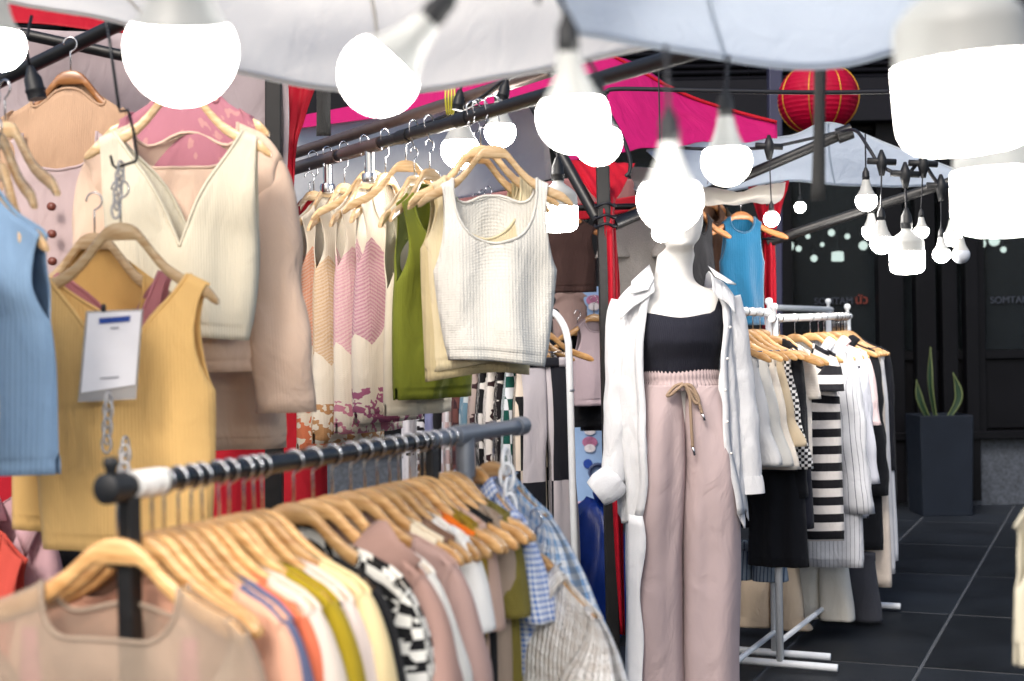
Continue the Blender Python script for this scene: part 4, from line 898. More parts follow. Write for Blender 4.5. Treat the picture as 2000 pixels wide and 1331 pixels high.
hung('pullover', 'tan and ochre ribbed shrug on a brown hanger at upper left', 'top', 138, 136, 3.75, -4, TAN, 'brown wooden hanger holding the tan ribbed shrug', True, sw=.18, bw=.21, hw=.19, L=.28, nf=.05, neck=.1, sleeve=(.34, .07, 6), seed=51, group=GL)
hung('knit_tank', 'mauve-grey buttoned camisole below the tan shrug', 'tank top', 120, 175, 3.72, -4, MAUVEG, None, sw=.13, bw=.2, hw=.21, L=.62, nf=.14, neck=.1, arm=.16, seed=52, drop=.03, group=GL,
     parts=lambda o: [MB().tube([(.0, -.075, -.40 - k_ * .07), (.0, -.085, -.40 - k_ * .07)], .011, 12).build('button', plain('brown_button', (120, 66, 54), .4), None).__setattr__('parent', o) for k_ in range(3)])
hung('sweater', 'dusty rose floral sweater behind the largest bulb', 'sweater', 368, 138, 3.58, -6, FLO, 'pale wooden hanger holding the dusty rose floral sweater', sw=.17, bw=.2, hw=.21, L=.55, nf=.05, sleeve=(.4, .07, 6), seed=53, group=GL)
hung('cardigan', 'beige wide-neck cardigan hanging behind the cream vest', 'cardigan', 362, 160, 3.5, 2, BEI, None, sw=.24, bw=.24, hw=.23, L=.62, nf=.17, neck=.13, sleeve=(.62, .07, 6), seed=54, thick=.06, fold=.022, group=GL, nb=.1)
hung('cardigan', 'second beige ribbed cardigan showing below the cream vest hem', 'cardigan', 392, 215, 3.75, 4, K('beige2', (216, 188, 164), 'knit', crease=.55), None, sw=.17, bw=.2, hw=.21, L=.80, nf=.1, sleeve=(.5, .08, 5), seed=55, thick=.06, fold=.02, group=GL)
hung('knit_vest', 'cream V-neck knit vest layered over the beige cardigan', 'vest', 352, 165, 3.34, 2, CRM, 'wooden hanger holding the cream V-neck vest', sw=.182, neck=.15, bw=.178, ww=.172, hw=.15, L=.50, nf=.30, v=True, nb=.26, arm=.26, thick=.03, fold=.012, seed=56, group=GL, hem=.012, inset=.005)
hung('knit_tank', 'second yellow ribbed tank half hidden behind the front one', 'tank top', 185, 452, 3.12, -10, YEL2, 'wooden hanger right behind the yellow tank hanger', sw=.165, neck=.125, bw=.2, hw=.21, L=.56, nf=.2, arm=.22, seed=57, group=GL)
hung('knit_tank', 'dusty pink strap top between the yellow tank layers', 'tank top', 218, 446, 3.05, -8, K('pinkstrap', (200, 130, 136), 'rib'), None, sw=.135, neck=.115, bw=.16, hw=.16, L=.5, nf=.36, v=True, arm=.2, nb=.2, seed=58, group=GL)
hung('knit_tank', 'yellow ribbed V-neck tank behind the white price card', 'tank top', 236, 432, 2.95, -5, YEL, 'pale wooden hanger holding the yellow ribbed tank', sw=.192, neck=.150, bw=.195, ww=.19, hw=.18, L=.585, nf=.27, v=True, nb=.22, arm=.25, thick=.035, fold=.012, seed=59, group=GL, inset=.03)
hung('sweater', 'sky-blue ribbed sweater at the left picture edge', 'sweater', -62, 322, 2.75, -22, BLU, 'wooden hanger holding the sky-blue ribbed sweater', sw=.205, bw=.195, hw=.205, L=.50, nf=.08, sleeve=None, arm=.2, thick=.06, fold=.02, seed=60, group=GL, neck=.07)
hung('knit_tank', 'cream top hanging left of the sky-blue sweater', 'tank top', -160, 380, 2.55, -30, K('creamleft', (222, 200, 174)), 'wooden hanger holding the cream top at the left edge', sw=.2, bw=.19, hw=.195, L=.34, arm=.15, neck=.06, seed=61, group=GL)
hung('knit_tank', 'navy top at the very left edge', 'tank top', -190, 372, 2.62, -30, K('navyleft', (32, 44, 82)), None, sw=.2, bw=.2, hw=.2, L=.38, arm=.15, neck=.06, seed=62, group=GL)
for i, (x, y, d_) in enumerate(((10, 235, 3.0), (-8, 255, 2.9), (-2, 315, 2.85))):
    hanger(at(x, y, d_) + Vector((0, 0, .086)), rz(R(-35 - 8 * i)), ['upper bare hanger', 'middle bare hanger', 'lower bare hanger'][i] + ' cut by the left picture edge', 'wooden hangers')
# darker garments low on the left
GD = 'garments low at the left edge'
for i, (desc, col, px_, py_, d_, kw) in enumerate((
    ('dusty pink collared blouse low at the left edge', (206, 168, 176), 28, 958, 3.4, dict(collar=.06, sw=.1, bw=.14, hw=.15, L=.4, nf=.16, v=True, neck=.06, sleeve=(.3, .06, 8))),
    ('black top under the yellow tank hem', (22, 22, 26), 110, 950, 3.6, dict(sw=.17, bw=.2, hw=.2, L=.5, sleeve=(.3, .07, 8))),
    ('coral red waffle-knit sweater at the lower left corner', (206, 84, 72), -42, 1010, 3.3, dict(sw=.12, bw=.13, hw=.13, L=.4, neck=.06)),
    ('navy blue top behind the black rack post', (34, 40, 62), 210, 950, 3.75, dict(sw=.17, bw=.2, hw=.2, L=.5)),
    ('brown-grey top hanging behind the yellow tank hem', (126, 108, 96), 150, 900, 3.7, dict(sw=.14, bw=.16, hw=.16, L=.36)),
    ('orange-red knit seen through the sheer cardigan neck', (186, 66, 46), 300, 1045, 3.3, dict(sw=.17, bw=.2, hw=.2, L=.5)))):
    c_ = catof(desc); hung(NM[c_], desc, c_, px_, py_, d_, -20 + 6 * i, K('low%d' % i, col, 'ribh' if i in (2, 5) else 'knit'), None, seed=70 + i, group=GD, **kw)
# long black hook, clear chain and the price card
hk = empty('display_hook', at(205, 30, 2.95), None, 'long black wire hook hanging in front of the cream vest strap', 'hook')
q = MB(); q.tube(catmull([at(196, 30, 2.95), at(208, 45, 2.95), at(218, 110, 2.92), at(232, 210, 2.92)], 5) + [at(234, 218, 2.92), at(250, 216, 2.92), at(252, 222, 2.92), at(262, 262, 2.92), at(268, 308, 2.92), at(264, 316, 2.92), at(226, 328, 2.92), at(220, 322, 2.92), at(216, 304, 2.92)], .0032, 8); q.build('wire', plain('black_wire', (28, 30, 34), .3, .3), hk)
chain('clear_chain', at(236, 330, 2.92), at(226, 412, 2.92), 6, .026, CLEARP, 'clear plastic chain linking the black hook to the yellow tank hanger')
chain('clear_chain', at(212, 785, 2.78), at(208, 868, 2.78), 6, .028, CLEARP, 'upper clear plastic chain under the white price card')
chain('clear_chain', at(245, 872, 2.76), at(242, 940, 2.5), 5, .03, CLEARP, 'lower clear plastic chain ending at the black rail tape')
cd = empty('price_card', at(215, 690, 2.82), None, 'white card in a clear sleeve with a blue bar, hung on the yellow tank', 'card')
def quad(name, pts, mat, parent, solid=.0015, n=1):
    q = MB(); q.grid([[at(*pts[0]), at(*pts[1])], [at(*pts[3]), at(*pts[2])]]); return q.build(name, mat, parent, smooth_=False, solid=solid)
PAPER = plain('white_card', (236, 236, 242), .4, nvar=.03)
quad('card_sleeve', [(168, 608, 2.822), (280, 604, 2.822), (266, 780, 2.822), (152, 786, 2.822)], CLEARP, cd, .001)
quad('card', [(172, 612, 2.818), (276, 608, 2.818), (264, 752, 2.818), (158, 768, 2.818)], PAPER, cd, .001)
quad('blue_bar', [(193, 622, 2.815), (255, 617, 2.815), (253, 628, 2.815), (194, 633, 2.815)], plain('blue_ink', (20, 64, 150), .5), cd, .0008)
GINK = plain('grey_ink', (150, 150, 160), .6)
quad('print_line', [(216, 640, 2.815), (232, 639, 2.815), (232, 642, 2.815), (216, 643, 2.815)], GINK, cd, .0008)
quad('print_line', [(196, 738, 2.815), (232, 735, 2.815), (232, 738, 2.815), (196, 741, 2.815)], GINK, cd, .0008)
bt = MB(); c_ = at(202, 598, 2.85); bt.tube([c_, at(203, 612, 2.82)], .005, 8); bt.build('clip', RUBBER, cd)

# ================================================================== OVERHEAD ROW OF KNITS
GO = 'knit tops on the overhead tube'
pu = (POLE_B - POLE_A).normalized()
WKN = K('whiteknit', (226, 224, 216), 'knit', period=.009, bump=.4); CRK = K('creamknit', (218, 204, 168), 'rib', period=.005)
OV = [
 ('white knit crop top hanging foremost on the overhead tube', 'white knit crop top', 962, 8, WKN, dict(sw=.150, neck=.118, bw=.172, ww=.158, hw=.136, L=.52, nf=.22, arm=.25, thick=.03, seed=81, hem=.016, fold=.02, nb=.12, inset=.012), .028),
 ('cream ribbed crop top just behind the white knit one', 'cream ribbed crop top', 938, 14, CRK, dict(sw=.15, neck=.11, bw=.165, hw=.155, L=.53, nf=.2, nb=.14, arm=.17, seed=82, hem=.02), .02),
 ('khaki ribbed crop top second behind the white knit one', 'khaki ribbed crop top', 925, 24, K('khaki', (196, 180, 140), 'rib', period=.005), dict(sw=.15, neck=.11, bw=.17, hw=.16, L=.56, nf=.18, nb=.14, arm=.18, seed=83, hem=.02), .03),
 ('moss-green knit tank on the overhead tube', 'moss-green knit tank', 838, 52, K('moss', (118, 126, 42), 'knit'), dict(sw=.16, neck=.10, bw=.165, hw=.17, L=.60, nf=.2, nb=.05, arm=.25, thick=.05, seed=84, fold=.02), .05),
 ('cream knit vest between the green tank and the leaf-patched vests', 'cream knit vest', 808, 56, K('cream5', (226, 216, 194), 'knit'), dict(sw=.155, neck=.10, bw=.15, hw=.16, L=.64, nf=.16, arm=.26, thick=.04, seed=85), .06),
 ('cream vest with mauve-violet leaf patch', 'mauve-violet patched vest', 752, 56, K('patchviolet', None, 'knit', patch((164, 96, 126), (206, 160, 172), -.46, -.12, -.125), period=.008), dict(sw=.16, neck=.09, bw=.15, hw=.17, L=.70, nf=.16, arm=.2, thick=.05, seed=86), .03),
 ('cream vest with rose-pink leaf patch', 'rose-pink patched vest', 712, 56, K('patchpink', None, 'knit', patch((196, 128, 146), (226, 190, 194), -.50, -.14, -.12), period=.008), dict(sw=.16, neck=.09, bw=.15, hw=.17, L=.74, nf=.16, arm=.2, thick=.05, seed=87), .03),
 ('cream vest with tan melange leaf patch', 'tan patched vest', 672, 54, K('patchtan', None, 'knit', patch((186, 140, 96), (222, 200, 168), -.52, -.16, -.125), period=.008), dict(sw=.16, neck=.09, bw=.15, hw=.17, L=.78, nf=.16, arm=.2, thick=.05, seed=88), .03),
 ('cream vest with orange leaf patch nearest the beige cardigan', 'orange patched vest', 640, 52, K('patchorange', None, 'knit', patch((214, 124, 88), (232, 182, 156), -.46, -.12, -.12), period=.008), dict(sw=.16, neck=.09, bw=.15, hw=.17, L=.82, nf=.16, arm=.2, thick=.05, seed=89), .03),
 ('crimson knit vest behind the orange leaf-patched one', 'crimson vest', 612, 46, K('crimsonvest', (184, 30, 40)), dict(sw=.14, neck=.08, bw=.15, hw=.16, L=.6, nf=.16, arm=.2, seed=90), .03),
]
for (label, short, px_, rt, mt_, kw, dz) in OV:
    P = POLE_A.lerp(POLE_B, line_t(POLE_A, POLE_B, px_)) + Vector((0, 0, .021 - dz)); c_ = catof(short)
    garment(NM[c_], label, {'tank': 'tank top'}.get(c_, c_), P, rz(R(rt)), mt_, group=GO, link=dz, hang=f'pale wooden hanger holding the {short}', **kw)
for i, (px_, rt, dz) in enumerate(((790, 20, -.0), (720, 25, .0), (600, 30, .04))):
    P = POLE_A.lerp(POLE_B, line_t(POLE_A, POLE_B, px_)) + Vector((0, .05, .021 - dz)); hanger(P, rz(R(rt)), ['bare hanger on the overhead tube above the green tank', 'bare hanger behind the clamp on the overhead tube', 'bare hanger at the overhead tube end by the cardigan'][i], 'wooden hangers', dark=(i == 2))

STEEP[0] = False
# ================================================================== TROUSERS RACK (middle distance)
pr_ = empty('clothes_rack', at(1130, 1331, 5.7), None, 'white tube rack with a rounded corner carrying patterned trousers', 'clothes rack')
arc = [at(600, 655, 7.2), at(840, 632, 6.6), at(1040, 606, 5.95), at(1076, 609, 5.75), at(1096, 628, 5.72), at(1108, 660, 5.7), at(1112, 720, 5.7), at(1120, 1000, 5.7), at(1136, 1500, 5.7)]
q = MB(); q.tube(catmull(arc, 6), .0145, 12); q.build('frame', WHITEM, pr_)
q = MB(); q.tube([at(1030, 607, 5.97), at(1084, 613, 5.74)], .021, 10); q.build('black_grip', RUBBER, pr_, angle=40)
q = MB(); c_ = at(1115, 858 - 95, 5.7); q.tube([c_ + Vector((0, 0, .004)), c_ - Vector((0, 0, .004))], .0155, 12); q.build('tube_joint', GREYM, pr_)
q = MB(); q.tube([at(850, 640, 6.55), at(850, 1500, 6.55)], .0145, 10); q.build('post', WHITEM, pr_)
TA, TB = at(1062, 612, 5.85), at(640, 655, 7.2); TB.z = TA.z; tu = (TB - TA).normalized()
GT = 'patterned trousers on the white rack'
BWB = K('bigcheck', None, 'knit', lambda g: g.mix(g.check(.16, 1.0, .19), lin((188, 182, 188)), lin((26, 27, 36))))
TR = [('navy and grey colour-block knit trousers at the rack front', BWB, 1066, 30), ('black and cream colour-block trousers second on the rack', K('creamblack', None, 'knit', lambda g: g.mix(g.check(.06, .3), lin((222, 208, 192)), lin((24, 24, 28)))), 1046, 52),
 ('green and white checkerboard knit trousers', K('greencheck', None, 'knit', chk((222, 226, 232), (22, 78, 70), .042, .046)), 1020, 58),
 ('black trousers with scattered white blotches', K('cowb', None, 'plain', cow((26, 22, 26), (220, 214, 208), 26, .60)), 1000, 62), ('white trousers with dark brown cow spots', K('coww', None, 'plain', cow((228, 222, 216), (52, 34, 38), 24, .58)), 982, 62),
 ('black trousers with white cow spots', K('cowb2', None, 'plain', cow((22, 22, 26), (226, 222, 218), 22, .58)), 966, 62), ('beige trousers with brown spots', K('cowg', None, 'plain', cow((176, 160, 154), (58, 40, 44), 22, .60)), 952, 62),
 ('dusty blue trousers with pale bow print', K('bluebow', None, 'knit', cow((106, 140, 160), (196, 206, 210), 18, .60)), 936, 62), ('brown checked knit trousers on the white rack', K('brownck', None, 'knit', chk((62, 40, 44), (110, 70, 66), .06, .06)), 918, 62),
 ('pale pink and white checked trousers', K('pinkck', None, 'knit', chk((196, 172, 172), (226, 224, 228), .06, .06)), 902, 62), ('black plain trousers in the middle of the rack', K('blackpl', (22, 22, 26)), 884, 62),
 ('plain lilac-blue knit trousers', K('lilacbl', (128, 132, 170)), 868, 62), ('black and white zigzag trousers', K('zig', None, 'plain', cow((30, 28, 32), (214, 214, 218), 40, .5)), 850, 62), ('white trousers with small black flowers', K('flow', None, 'plain', dots((206, 204, 210), (30, 30, 34), 26, .2)), 826, 60)]
for i, (lab, mt_, px_, rt) in enumerate(TR):
    # march along the rail until the photograph's column matches
    best = min((abs(1000 + FPX * ((TA.lerp(TB, k_ / 400) - CAM).dot(RV)) / TA.lerp(TB, k_ / 400).y - px_), k_ / 400) for k_ in range(401))[1]
    P = TA.lerp(TB, best) + Vector((0, 0, .017))
    trousers('trousers', lab, 'trousers', P, rz(R(rt)), mt_, W=.16 if i else .125, L=.92 if i else .86, hemw=.13 if i else .125, waist=.13 if i else .115, thick=.03, seed=i + 100, group=GT, hang=f'clip hanger holding the {lab.split(" at the")[0].split(" second")[0].split(" in the")[0]}', z0=-.206)

# ------------------------------------------------------------------ clothes of the neighbouring stall behind
GB = 'tops hung in the neighbouring stall'
bar = post('hanging_rail', at(1010, 410, 6.9), at(1290, 402, 6.5), .015, BLACKM, None, 10, 'dark rail behind the mannequin head carrying brown and grey tops', 'rail')
hung('sweater', 'dark brown cropped sweater below the cylindrical bulb', 'sweater', 1108, 415, 6.7, 8, K('darkbrown', (62, 44, 42)), 'brown hanger of the dark brown cropped sweater', True, sw=.13, bw=.135, hw=.135, L=.31, nf=.05, neck=.07, arm=.14, seed=120, group=GB, thick=.03)
hung('tee_shirt', 'grey marl top left of the mannequin neck', 't-shirt', 1248, 402, 6.5, 6, K('greymarl', None, 'plain', lambda g: g.mix(g.noise(260, 2), lin((120, 116, 112)), lin((176, 172, 168)))), 'brown hanger of the grey marl top', True, sw=.14, bw=.15, hw=.15, L=.5, nf=.06, sleeve=(.16, .08, 24), seed=121, group=GB)
hung('cloth_panel', 'pinkish grey cloth hanging under the dark brown sweater', 'cloth', 1112, 560, 7.1, 0, K('pinkgrey', (150, 128, 124)), None, sw=.09, bw=.085, hw=.085, L=.20, nf=.03, neck=.04, arm=.05, seed=122, group=GB)
for i, (lab, col, px_, py_, d_, rt, kw) in enumerate((
    ('black hooded top under the grey-pink tank', (24, 24, 28), 1128, 640, 7.0, 30, dict(sw=.13, bw=.15, hw=.15, L=.42)),
    ('grey-pink sleeveless top on the far hangers left of the pole', (170, 154, 162), 1160, 612, 6.9, 24, dict(sw=.1, bw=.12, hw=.12, L=.38, arm=.14, nf=.08, neck=.06)),
    ('dark charcoal top behind the grey-pink tank', (36, 34, 38), 1176, 640, 7.2, 30, dict(sw=.12, bw=.14, hw=.14, L=.45)),
    ('charcoal jacket peeking over the mannequin right shoulder', (34, 34, 38), 1362, 404, 6.3, 50, dict(sw=.10, neck=.06, bw=.11, hw=.12, L=.32, arm=.12)),
    ('brown knit vest between the mannequin head and turquoise tank', (98, 70, 54), 1386, 388, 6.7, 52, dict(sw=.11, neck=.06, bw=.12, hw=.12, L=.42)),
    ('dark olive striped vest beside the turquoise tank', (70, 60, 48), 1402, 394, 6.9, 52, dict(sw=.11, neck=.06, bw=.12, hw=.12, L=.45)))):
    c_ = 'jacket' if 'jacket' in lab else ('vest' if 'vest' in lab else 'top')
    sh = ' '.join(lab.split()[:3]); hung(NM[c_], lab, c_, px_, py_, d_, rt, K('nb%d' % i, col), f'wooden hanger of the {lab.split(" under")[0].split(" on the")[0].split(" behind")[0].split(" peeking")[0].split(" between")[0].split(" beside")[0]}', i > 2, seed=130 + i, group=GB, **kw)
for i, (px_, py_, d_) in enumerate(((955, 402, 6.2), (942, 408, 6.4), (930, 414, 6.6))):
    hanger(at(px_, py_, d_) + Vector((0, 0, .086)), rz(R(45)), ['front bare brown hanger', 'middle bare brown hanger', 'rear bare brown hanger'][i] + ' seen through the white knit neckline', 'wooden hangers', True)
hung('knit_tank', 'fuzzy turquoise tank top hanging by the red curtain', 'tank top', 1447, 412, 6.55, 14, K('turq', (5, 88, 126), 'tweed', sheen=.6), 'brown hanger holding the turquoise tank', True, sw=.095, neck=.06, bw=.112, ww=.105, hw=.108, L=.46, nf=.09, arm=.17, thick=.03, seed=140, group=GB, inset=.012)
# printed standee, box, bag
bn = empty('advert_banner', at(1150, 960, 7.6), None, 'pale blue printed banner with pink cups behind the far tops', 'banner')
PB = plain('pale_blue_print', (150, 182, 224), .5, nvar=.06); quad('banner_sheet', [(1092, 560, 7.6), (1186, 560, 7.6), (1194, 985, 7.6), (1100, 985, 7.6)], PB, bn, .004)
CUPP = plain('pink_cup_print', (190, 120, 158), .5, nscale=40, nvar=.5); BLP = plain('blue_dot_print', (32, 70, 160), .5); WHP = plain('white_cup_print', (226, 222, 232), .5, nscale=60, nvar=.3)
def disc(px, py, rx, ry, d, mat, name, parent, half=False):
    q = MB(); n_ = 20; pts = [at(px + rx * math.cos(2 * math.pi * k_ / n_), py + ry * math.sin(2 * math.pi * k_ / n_), d) for k_ in range(n_)]
    b0 = len(q.v); [q.vert(p) for p in pts]; q.f.append(tuple(range(n_))); return q.build(name, mat, parent, False, solid=.002)
for (x, y) in ((1152, 833), (1152, 867), (1150, 700), (1160, 590)):
    disc(x, y - 3, 15, 11, 7.59, CUPP, 'cup_print', bn); disc(x, y + 9, 11, 8, 7.588, WHP, 'cup_print', bn)
disc(1148, 906, 9, 9, 7.59, BLP, 'dot_print', bn)
q = MB(); c0 = at(1168, 922, 7.585); q.tube([c0 + Vector((.045 * math.cos(t), 0, .04 * math.sin(t))) for t in [2 * math.pi * k_ / 20 for k_ in range(21)]], .01, 6); q.build('ring_print', plain('navy_print', (60, 74, 110), .5), bn)
bx_ = MB(); c0 = at(1108, 1012, 7.3); bx_.box(c0, (.22, .25, .12)); box_o = bx_.build('storage_box', plain('lilac_pink_box', (186, 164, 196), .5), None, smooth_=False, bevel=.006); tag(box_o, 'lilac-pink box below the colour-block trousers', 'box')
q = MB(); q.box(c0 + Vector((0, 0, .055)), (.235, .262, .03)); q.build('lid', plain('pink_lid', (214, 178, 196), .5), None, smooth_=False, bevel=.005); lid = bpy.data.objects['lid']; lid.parent = box_o
tb_ = empty('stall_table', at(1100, 1100, 7.3), None, 'low dark table beneath the lilac-pink box', 'table'); c1_ = at(1108, 1042, 7.3)
q = MB(); q.box(c1_ + Vector((-.1, 0, -.022)), (.8, .5, .04)); q.build('table_top', plain('dark_navy_top', (44, 48, 70), .6), tb_, smooth_=False, bevel=.004)
for sx in (-.45, .25):
    for sy in (-.2, .2): q = MB(); q.box(Vector((c1_.x + sx, c1_.y + sy, (c1_.z - .045) / 2)), (.04, .04, c1_.z - .045)); q.build('leg', BLACKM, tb_, smooth_=False)
q = MB(); c0 = at(1165, 1130, 6.6); rings, uu = [], []
for i in range(15):
    a = -math.pi / 2 + math.pi * i / 14; ring = []
    for j in range(28):
        b = 2 * math.pi * j / 28; v_ = Vector((math.cos(a) * math.cos(b), math.cos(a) * math.sin(b), math.sin(a)))
        k_ = 1 + .16 * noise.noise(v_ * 2.6) + .07 * noise.noise(v_ * 7); ring.append(c0 + Vector((v_.x * .17 * k_, v_.y * .17 * k_, v_.z * .36 * k_)))
    rings.append(ring)
q.grid(rings, None, True); bag = q.build('plastic_bag', plain('blue_plastic_film', (22, 58, 150), .3, 0, .5, 8, .3, .5)); tag(bag, 'large crumpled blue plastic bag left of the mannequin trousers', 'bag')
q = MB(); tp = at(1170, 1000, 6.6); q.tube(catmull([tp + Vector((0, 0, -.05)), tp, tp + Vector((.03, 0, .06))], 4), [.09, .08, .06, .04, .03, .03, .04, .06, .07], 10); q.build('knot', bag.data.materials[0], bag)

# ================================================================== RIGHT-HAND RACKS
def rack(label, A, B, posts, feet=True):
    rk = empty('clothes_rack', Vector(((A.x + B.x) / 2, (A.y + B.y) / 2, 0)), None, label, 'clothes rack', 'white rail racks'); u = (B - A).normalized()
    q = MB(); q.tube([A - u * .04, B + u * .05], .0165, 12); q.build('rail', WHITEM, rk, angle=40)
    for p in posts:
        c = A.lerp(B, p); q = MB(); q.tube([c, Vector((c.x, c.y, .04))], .016, 12); q.build('post', WHITEM, rk)
        q = MB(); q.lathe([(.005, .05), (.014, .046), (.018, .034), (.014, .022), (.008, .016), (.012, .0)], 12, c + Vector((0, 0, .014))); q.build('ball_finial', WHITEM, rk)
        n_ = Vector((u.y, -u.x, 0)); q = MB(); q.tube([Vector((c.x, c.y, .03)) - n_ * .24, Vector((c.x, c.y, .03)) + n_ * .24], .016, 10); q.build('foot', WHITEM, rk)
    q = MB(); q.tube([Vector((A.x, A.y, .12)).lerp(Vector((B.x, B.y, .12)), posts[0]), Vector((A.x, A.y, .12)).lerp(Vector((B.x, B.y, .12)), posts[-1])], .012, 10); q.build('lower_bar', WHITEM, rk)
    return rk
R1A, R1B = at(1385, 606, 5.35), at(1502, 612, 6.15); R1B.z = R1A.z
R2A, R2B = at(1512, 622, 5.95), at(1655, 605, 7.25); R2B.z = R2A.z + .02
R3A, R3B = at(1500, 601, 7.3), at(1618, 601, 8.2); R3B.z = R3A.z
rack('white rail rack right behind the mannequin carrying white shorts', R1A, R1B, (0.02, 1.0)); rack('white rail rack with ball finials carrying striped tops', R2A, R2B, (0.0, 1.0)); rack('farthest white rail rack showing only its top rail', R3A, R3B, (0.0, 1.0))
ROT1 = math.atan2((R1B - R1A).y, (R1B - R1A).x) - math.pi / 2; ROT2 = math.atan2((R2B - R2A).y, (R2B - R2A).x) - math.pi / 2
GR = 'garments on the white rail racks'
WSH = K('whitedenim', (208, 208, 208), 'weave'); WSH2 = K('whitedenim2', (206, 204, 198), 'weave'); KH = K('khakidenim', (198, 180, 152), 'weave')
R1L = [(1404, 'white denim shorts nearest the mannequin', WSH, .40), (1424, 'white denim shorts second from the mannequin', WSH2, .42), (1441, 'cream linen shorts third from the mannequin', K('creamlin', (226, 216, 202), 'weave'), .44), (1456, 'khaki denim shorts with top-stitching', KH, .36), (1470, 'black and white houndstooth shorts peeking below', K('hound', None, 'plain', chk((226, 224, 222), (26, 26, 30), .012, .012)), .46), (1484, 'dark navy trousers at the end of the shorts rack', K('navytr', (26, 28, 40), 'weave'), .72)]
for i, (px_, lab, mt_, L_) in enumerate(R1L):
    P = R1A.lerp(R1B, line_t(R1A, R1B, px_)) + Vector((0, 0, .0187)); trousers('shorts' if i < 5 else 'trousers', f'{lab}', 'shorts' if i < 5 else 'trousers', P, rz(ROT1 + R(random.uniform(-4, 4))), mt_, W=.19, L=L_, hemw=.21 if i < 5 else .18, waist=.15, crotch=.24, thick=.05, seed=150 + i, group=GR, hang=f'clip hanger holding the {" ".join(lab.split()[:3 if i in (2, 3) else 4])}', z0=-.206, fold=.012)
PIN = K('pinstripe', None, 'weave', vstripe((204, 206, 212), (70, 76, 96), .018, .09)); STR = K('bwstripe', None, 'knit', hstripe((212, 208, 206), (22, 22, 28), .074, .5))
DAI = K('daisy', None, 'weave', dots((202, 204, 214), (60, 60, 70), 14, .12))
R2L = [(1508, 'black quilted vest first on the striped-tops rack', K('blackq', (24, 24, 28), 'weave'), dict(sw=.09, bw=.095, hw=.10, L=.5, arm=.16, neck=.05)),
 (1512, 'black long-sleeved jersey beside the black quilted vest', K('blackj', (20, 22, 28)), dict(sw=.10, bw=.10, hw=.13, sleeve=(.62, .045, 1), L=.9, neck=.06)),
 (1522, 'cream ribbed tee with wide sleeves', K('cremtee', (226, 218, 208), 'ribh'), dict(sw=.13, bw=.13, hw=.13, sleeve=(.2, .07, 3), L=.5)),
 (1552, 'black and white striped knit dress', STR, dict(sw=.18, bw=.19, hw=.2, sleeve=(.16, .08, 6), L=.84)),
 (1582, 'white pinstriped long shirt with rolled sleeves', PIN, dict(sw=.2, bw=.21, hw=.23, sleeve=(.72, .07, 4), L=1.0, collar=.03)),
 (1598, 'white blouse printed with small daisies', DAI, dict(sw=.2, bw=.2, hw=.22, sleeve=(.6, .07, 5), L=.8)),
 (1609, 'pale pink pyjama shirt with dark piping', K('palepink', (232, 208, 208), 'weave'), dict(sw=.2, bw=.2, hw=.2, sleeve=(.34, .085, 10), L=.6, collar=.03)),
 (1628, 'black blouse with draped long sleeves', K('blackb', (20, 22, 28), 'weave'), dict(sw=.2, bw=.2, hw=.22, sleeve=(.7, .08, 5), L=1.0, collar=.03)),
 (1654, 'black coat at the far end of the striped-tops rack', K('blackcoat', (22, 24, 32), 'weave'), dict(sw=.21, bw=.23, hw=.24, sleeve=(.6, .06, 2), L=.8))]
for i, (px_, lab, mt_, kw) in enumerate(R2L):
    P = R2A.lerp(R2B, line_t(R2A, R2B, px_)) + Vector((0, 0, .0187)); c_ = next(k_ for k_ in ('vest', 'jersey', 'tee', 'dress', 'shirt', 'blouse', 'coat') if k_ in lab.replace('pyjama shirt', 'shirt').replace('long shirt', 'shirt'))
    garment({'vest': 'quilted_vest', 'tee': 'tee_shirt'}.get(c_, c_), lab, {'tee': 't-shirt'}.get(c_, c_), P, rz(ROT2 + R(random.uniform(-4, 4))), mt_, seed=170 + i, group=GR, hang=f'wooden hanger holding the {" ".join(lab.split(" first")[0].split(" beside")[0].split(" at the")[0].split(" with")[0].split()[:6])}', **kw)
for i, (px_, lab, col) in enumerate(((1638, 'cream wide-leg trousers on the striped-tops rack', (220, 208, 196)), (1645, 'white trousers with a blue tag on the striped-tops rack', (206, 206, 210)), (1651, 'white satin trousers last but one on the striped-tops rack', (206, 208, 214)))):
    P = R2A.lerp(R2B, line_t(R2A, R2B, px_)) + Vector((0, 0, .0187)); o = trousers('trousers', lab, 'trousers', P, rz(ROT2 + R(3 * i - 3)), K('wtr%d' % i, col, 'weave'), W=.22, L=1.14 - .05 * i, hemw=.21, waist=.2, thick=.04, seed=190 + i, group=GR, hang=f'clip hanger holding the {" ".join(lab.split()[:2 + (i == 1) * 4])} pair', z0=-.206)
    if i == 1: q = MB(); q.box((.12, -.05, -.30), (.022, .003, .07)); q.build('tag', plain('blue_tag', (30, 60, 130), .5), None, smooth_=False).parent = o
for i in range(7):
    P = R2A.lerp(R2B, line_t(R2A, R2B, 1626 + i * 4.5)) + Vector((0, .0, .0187)); hanger(P, rz(ROT2 + R(random.uniform(-5, 5))), 'bare wooden hanger crowded at the far end of the striped-tops rack', 'crowded bare hangers on the striped-tops rack')
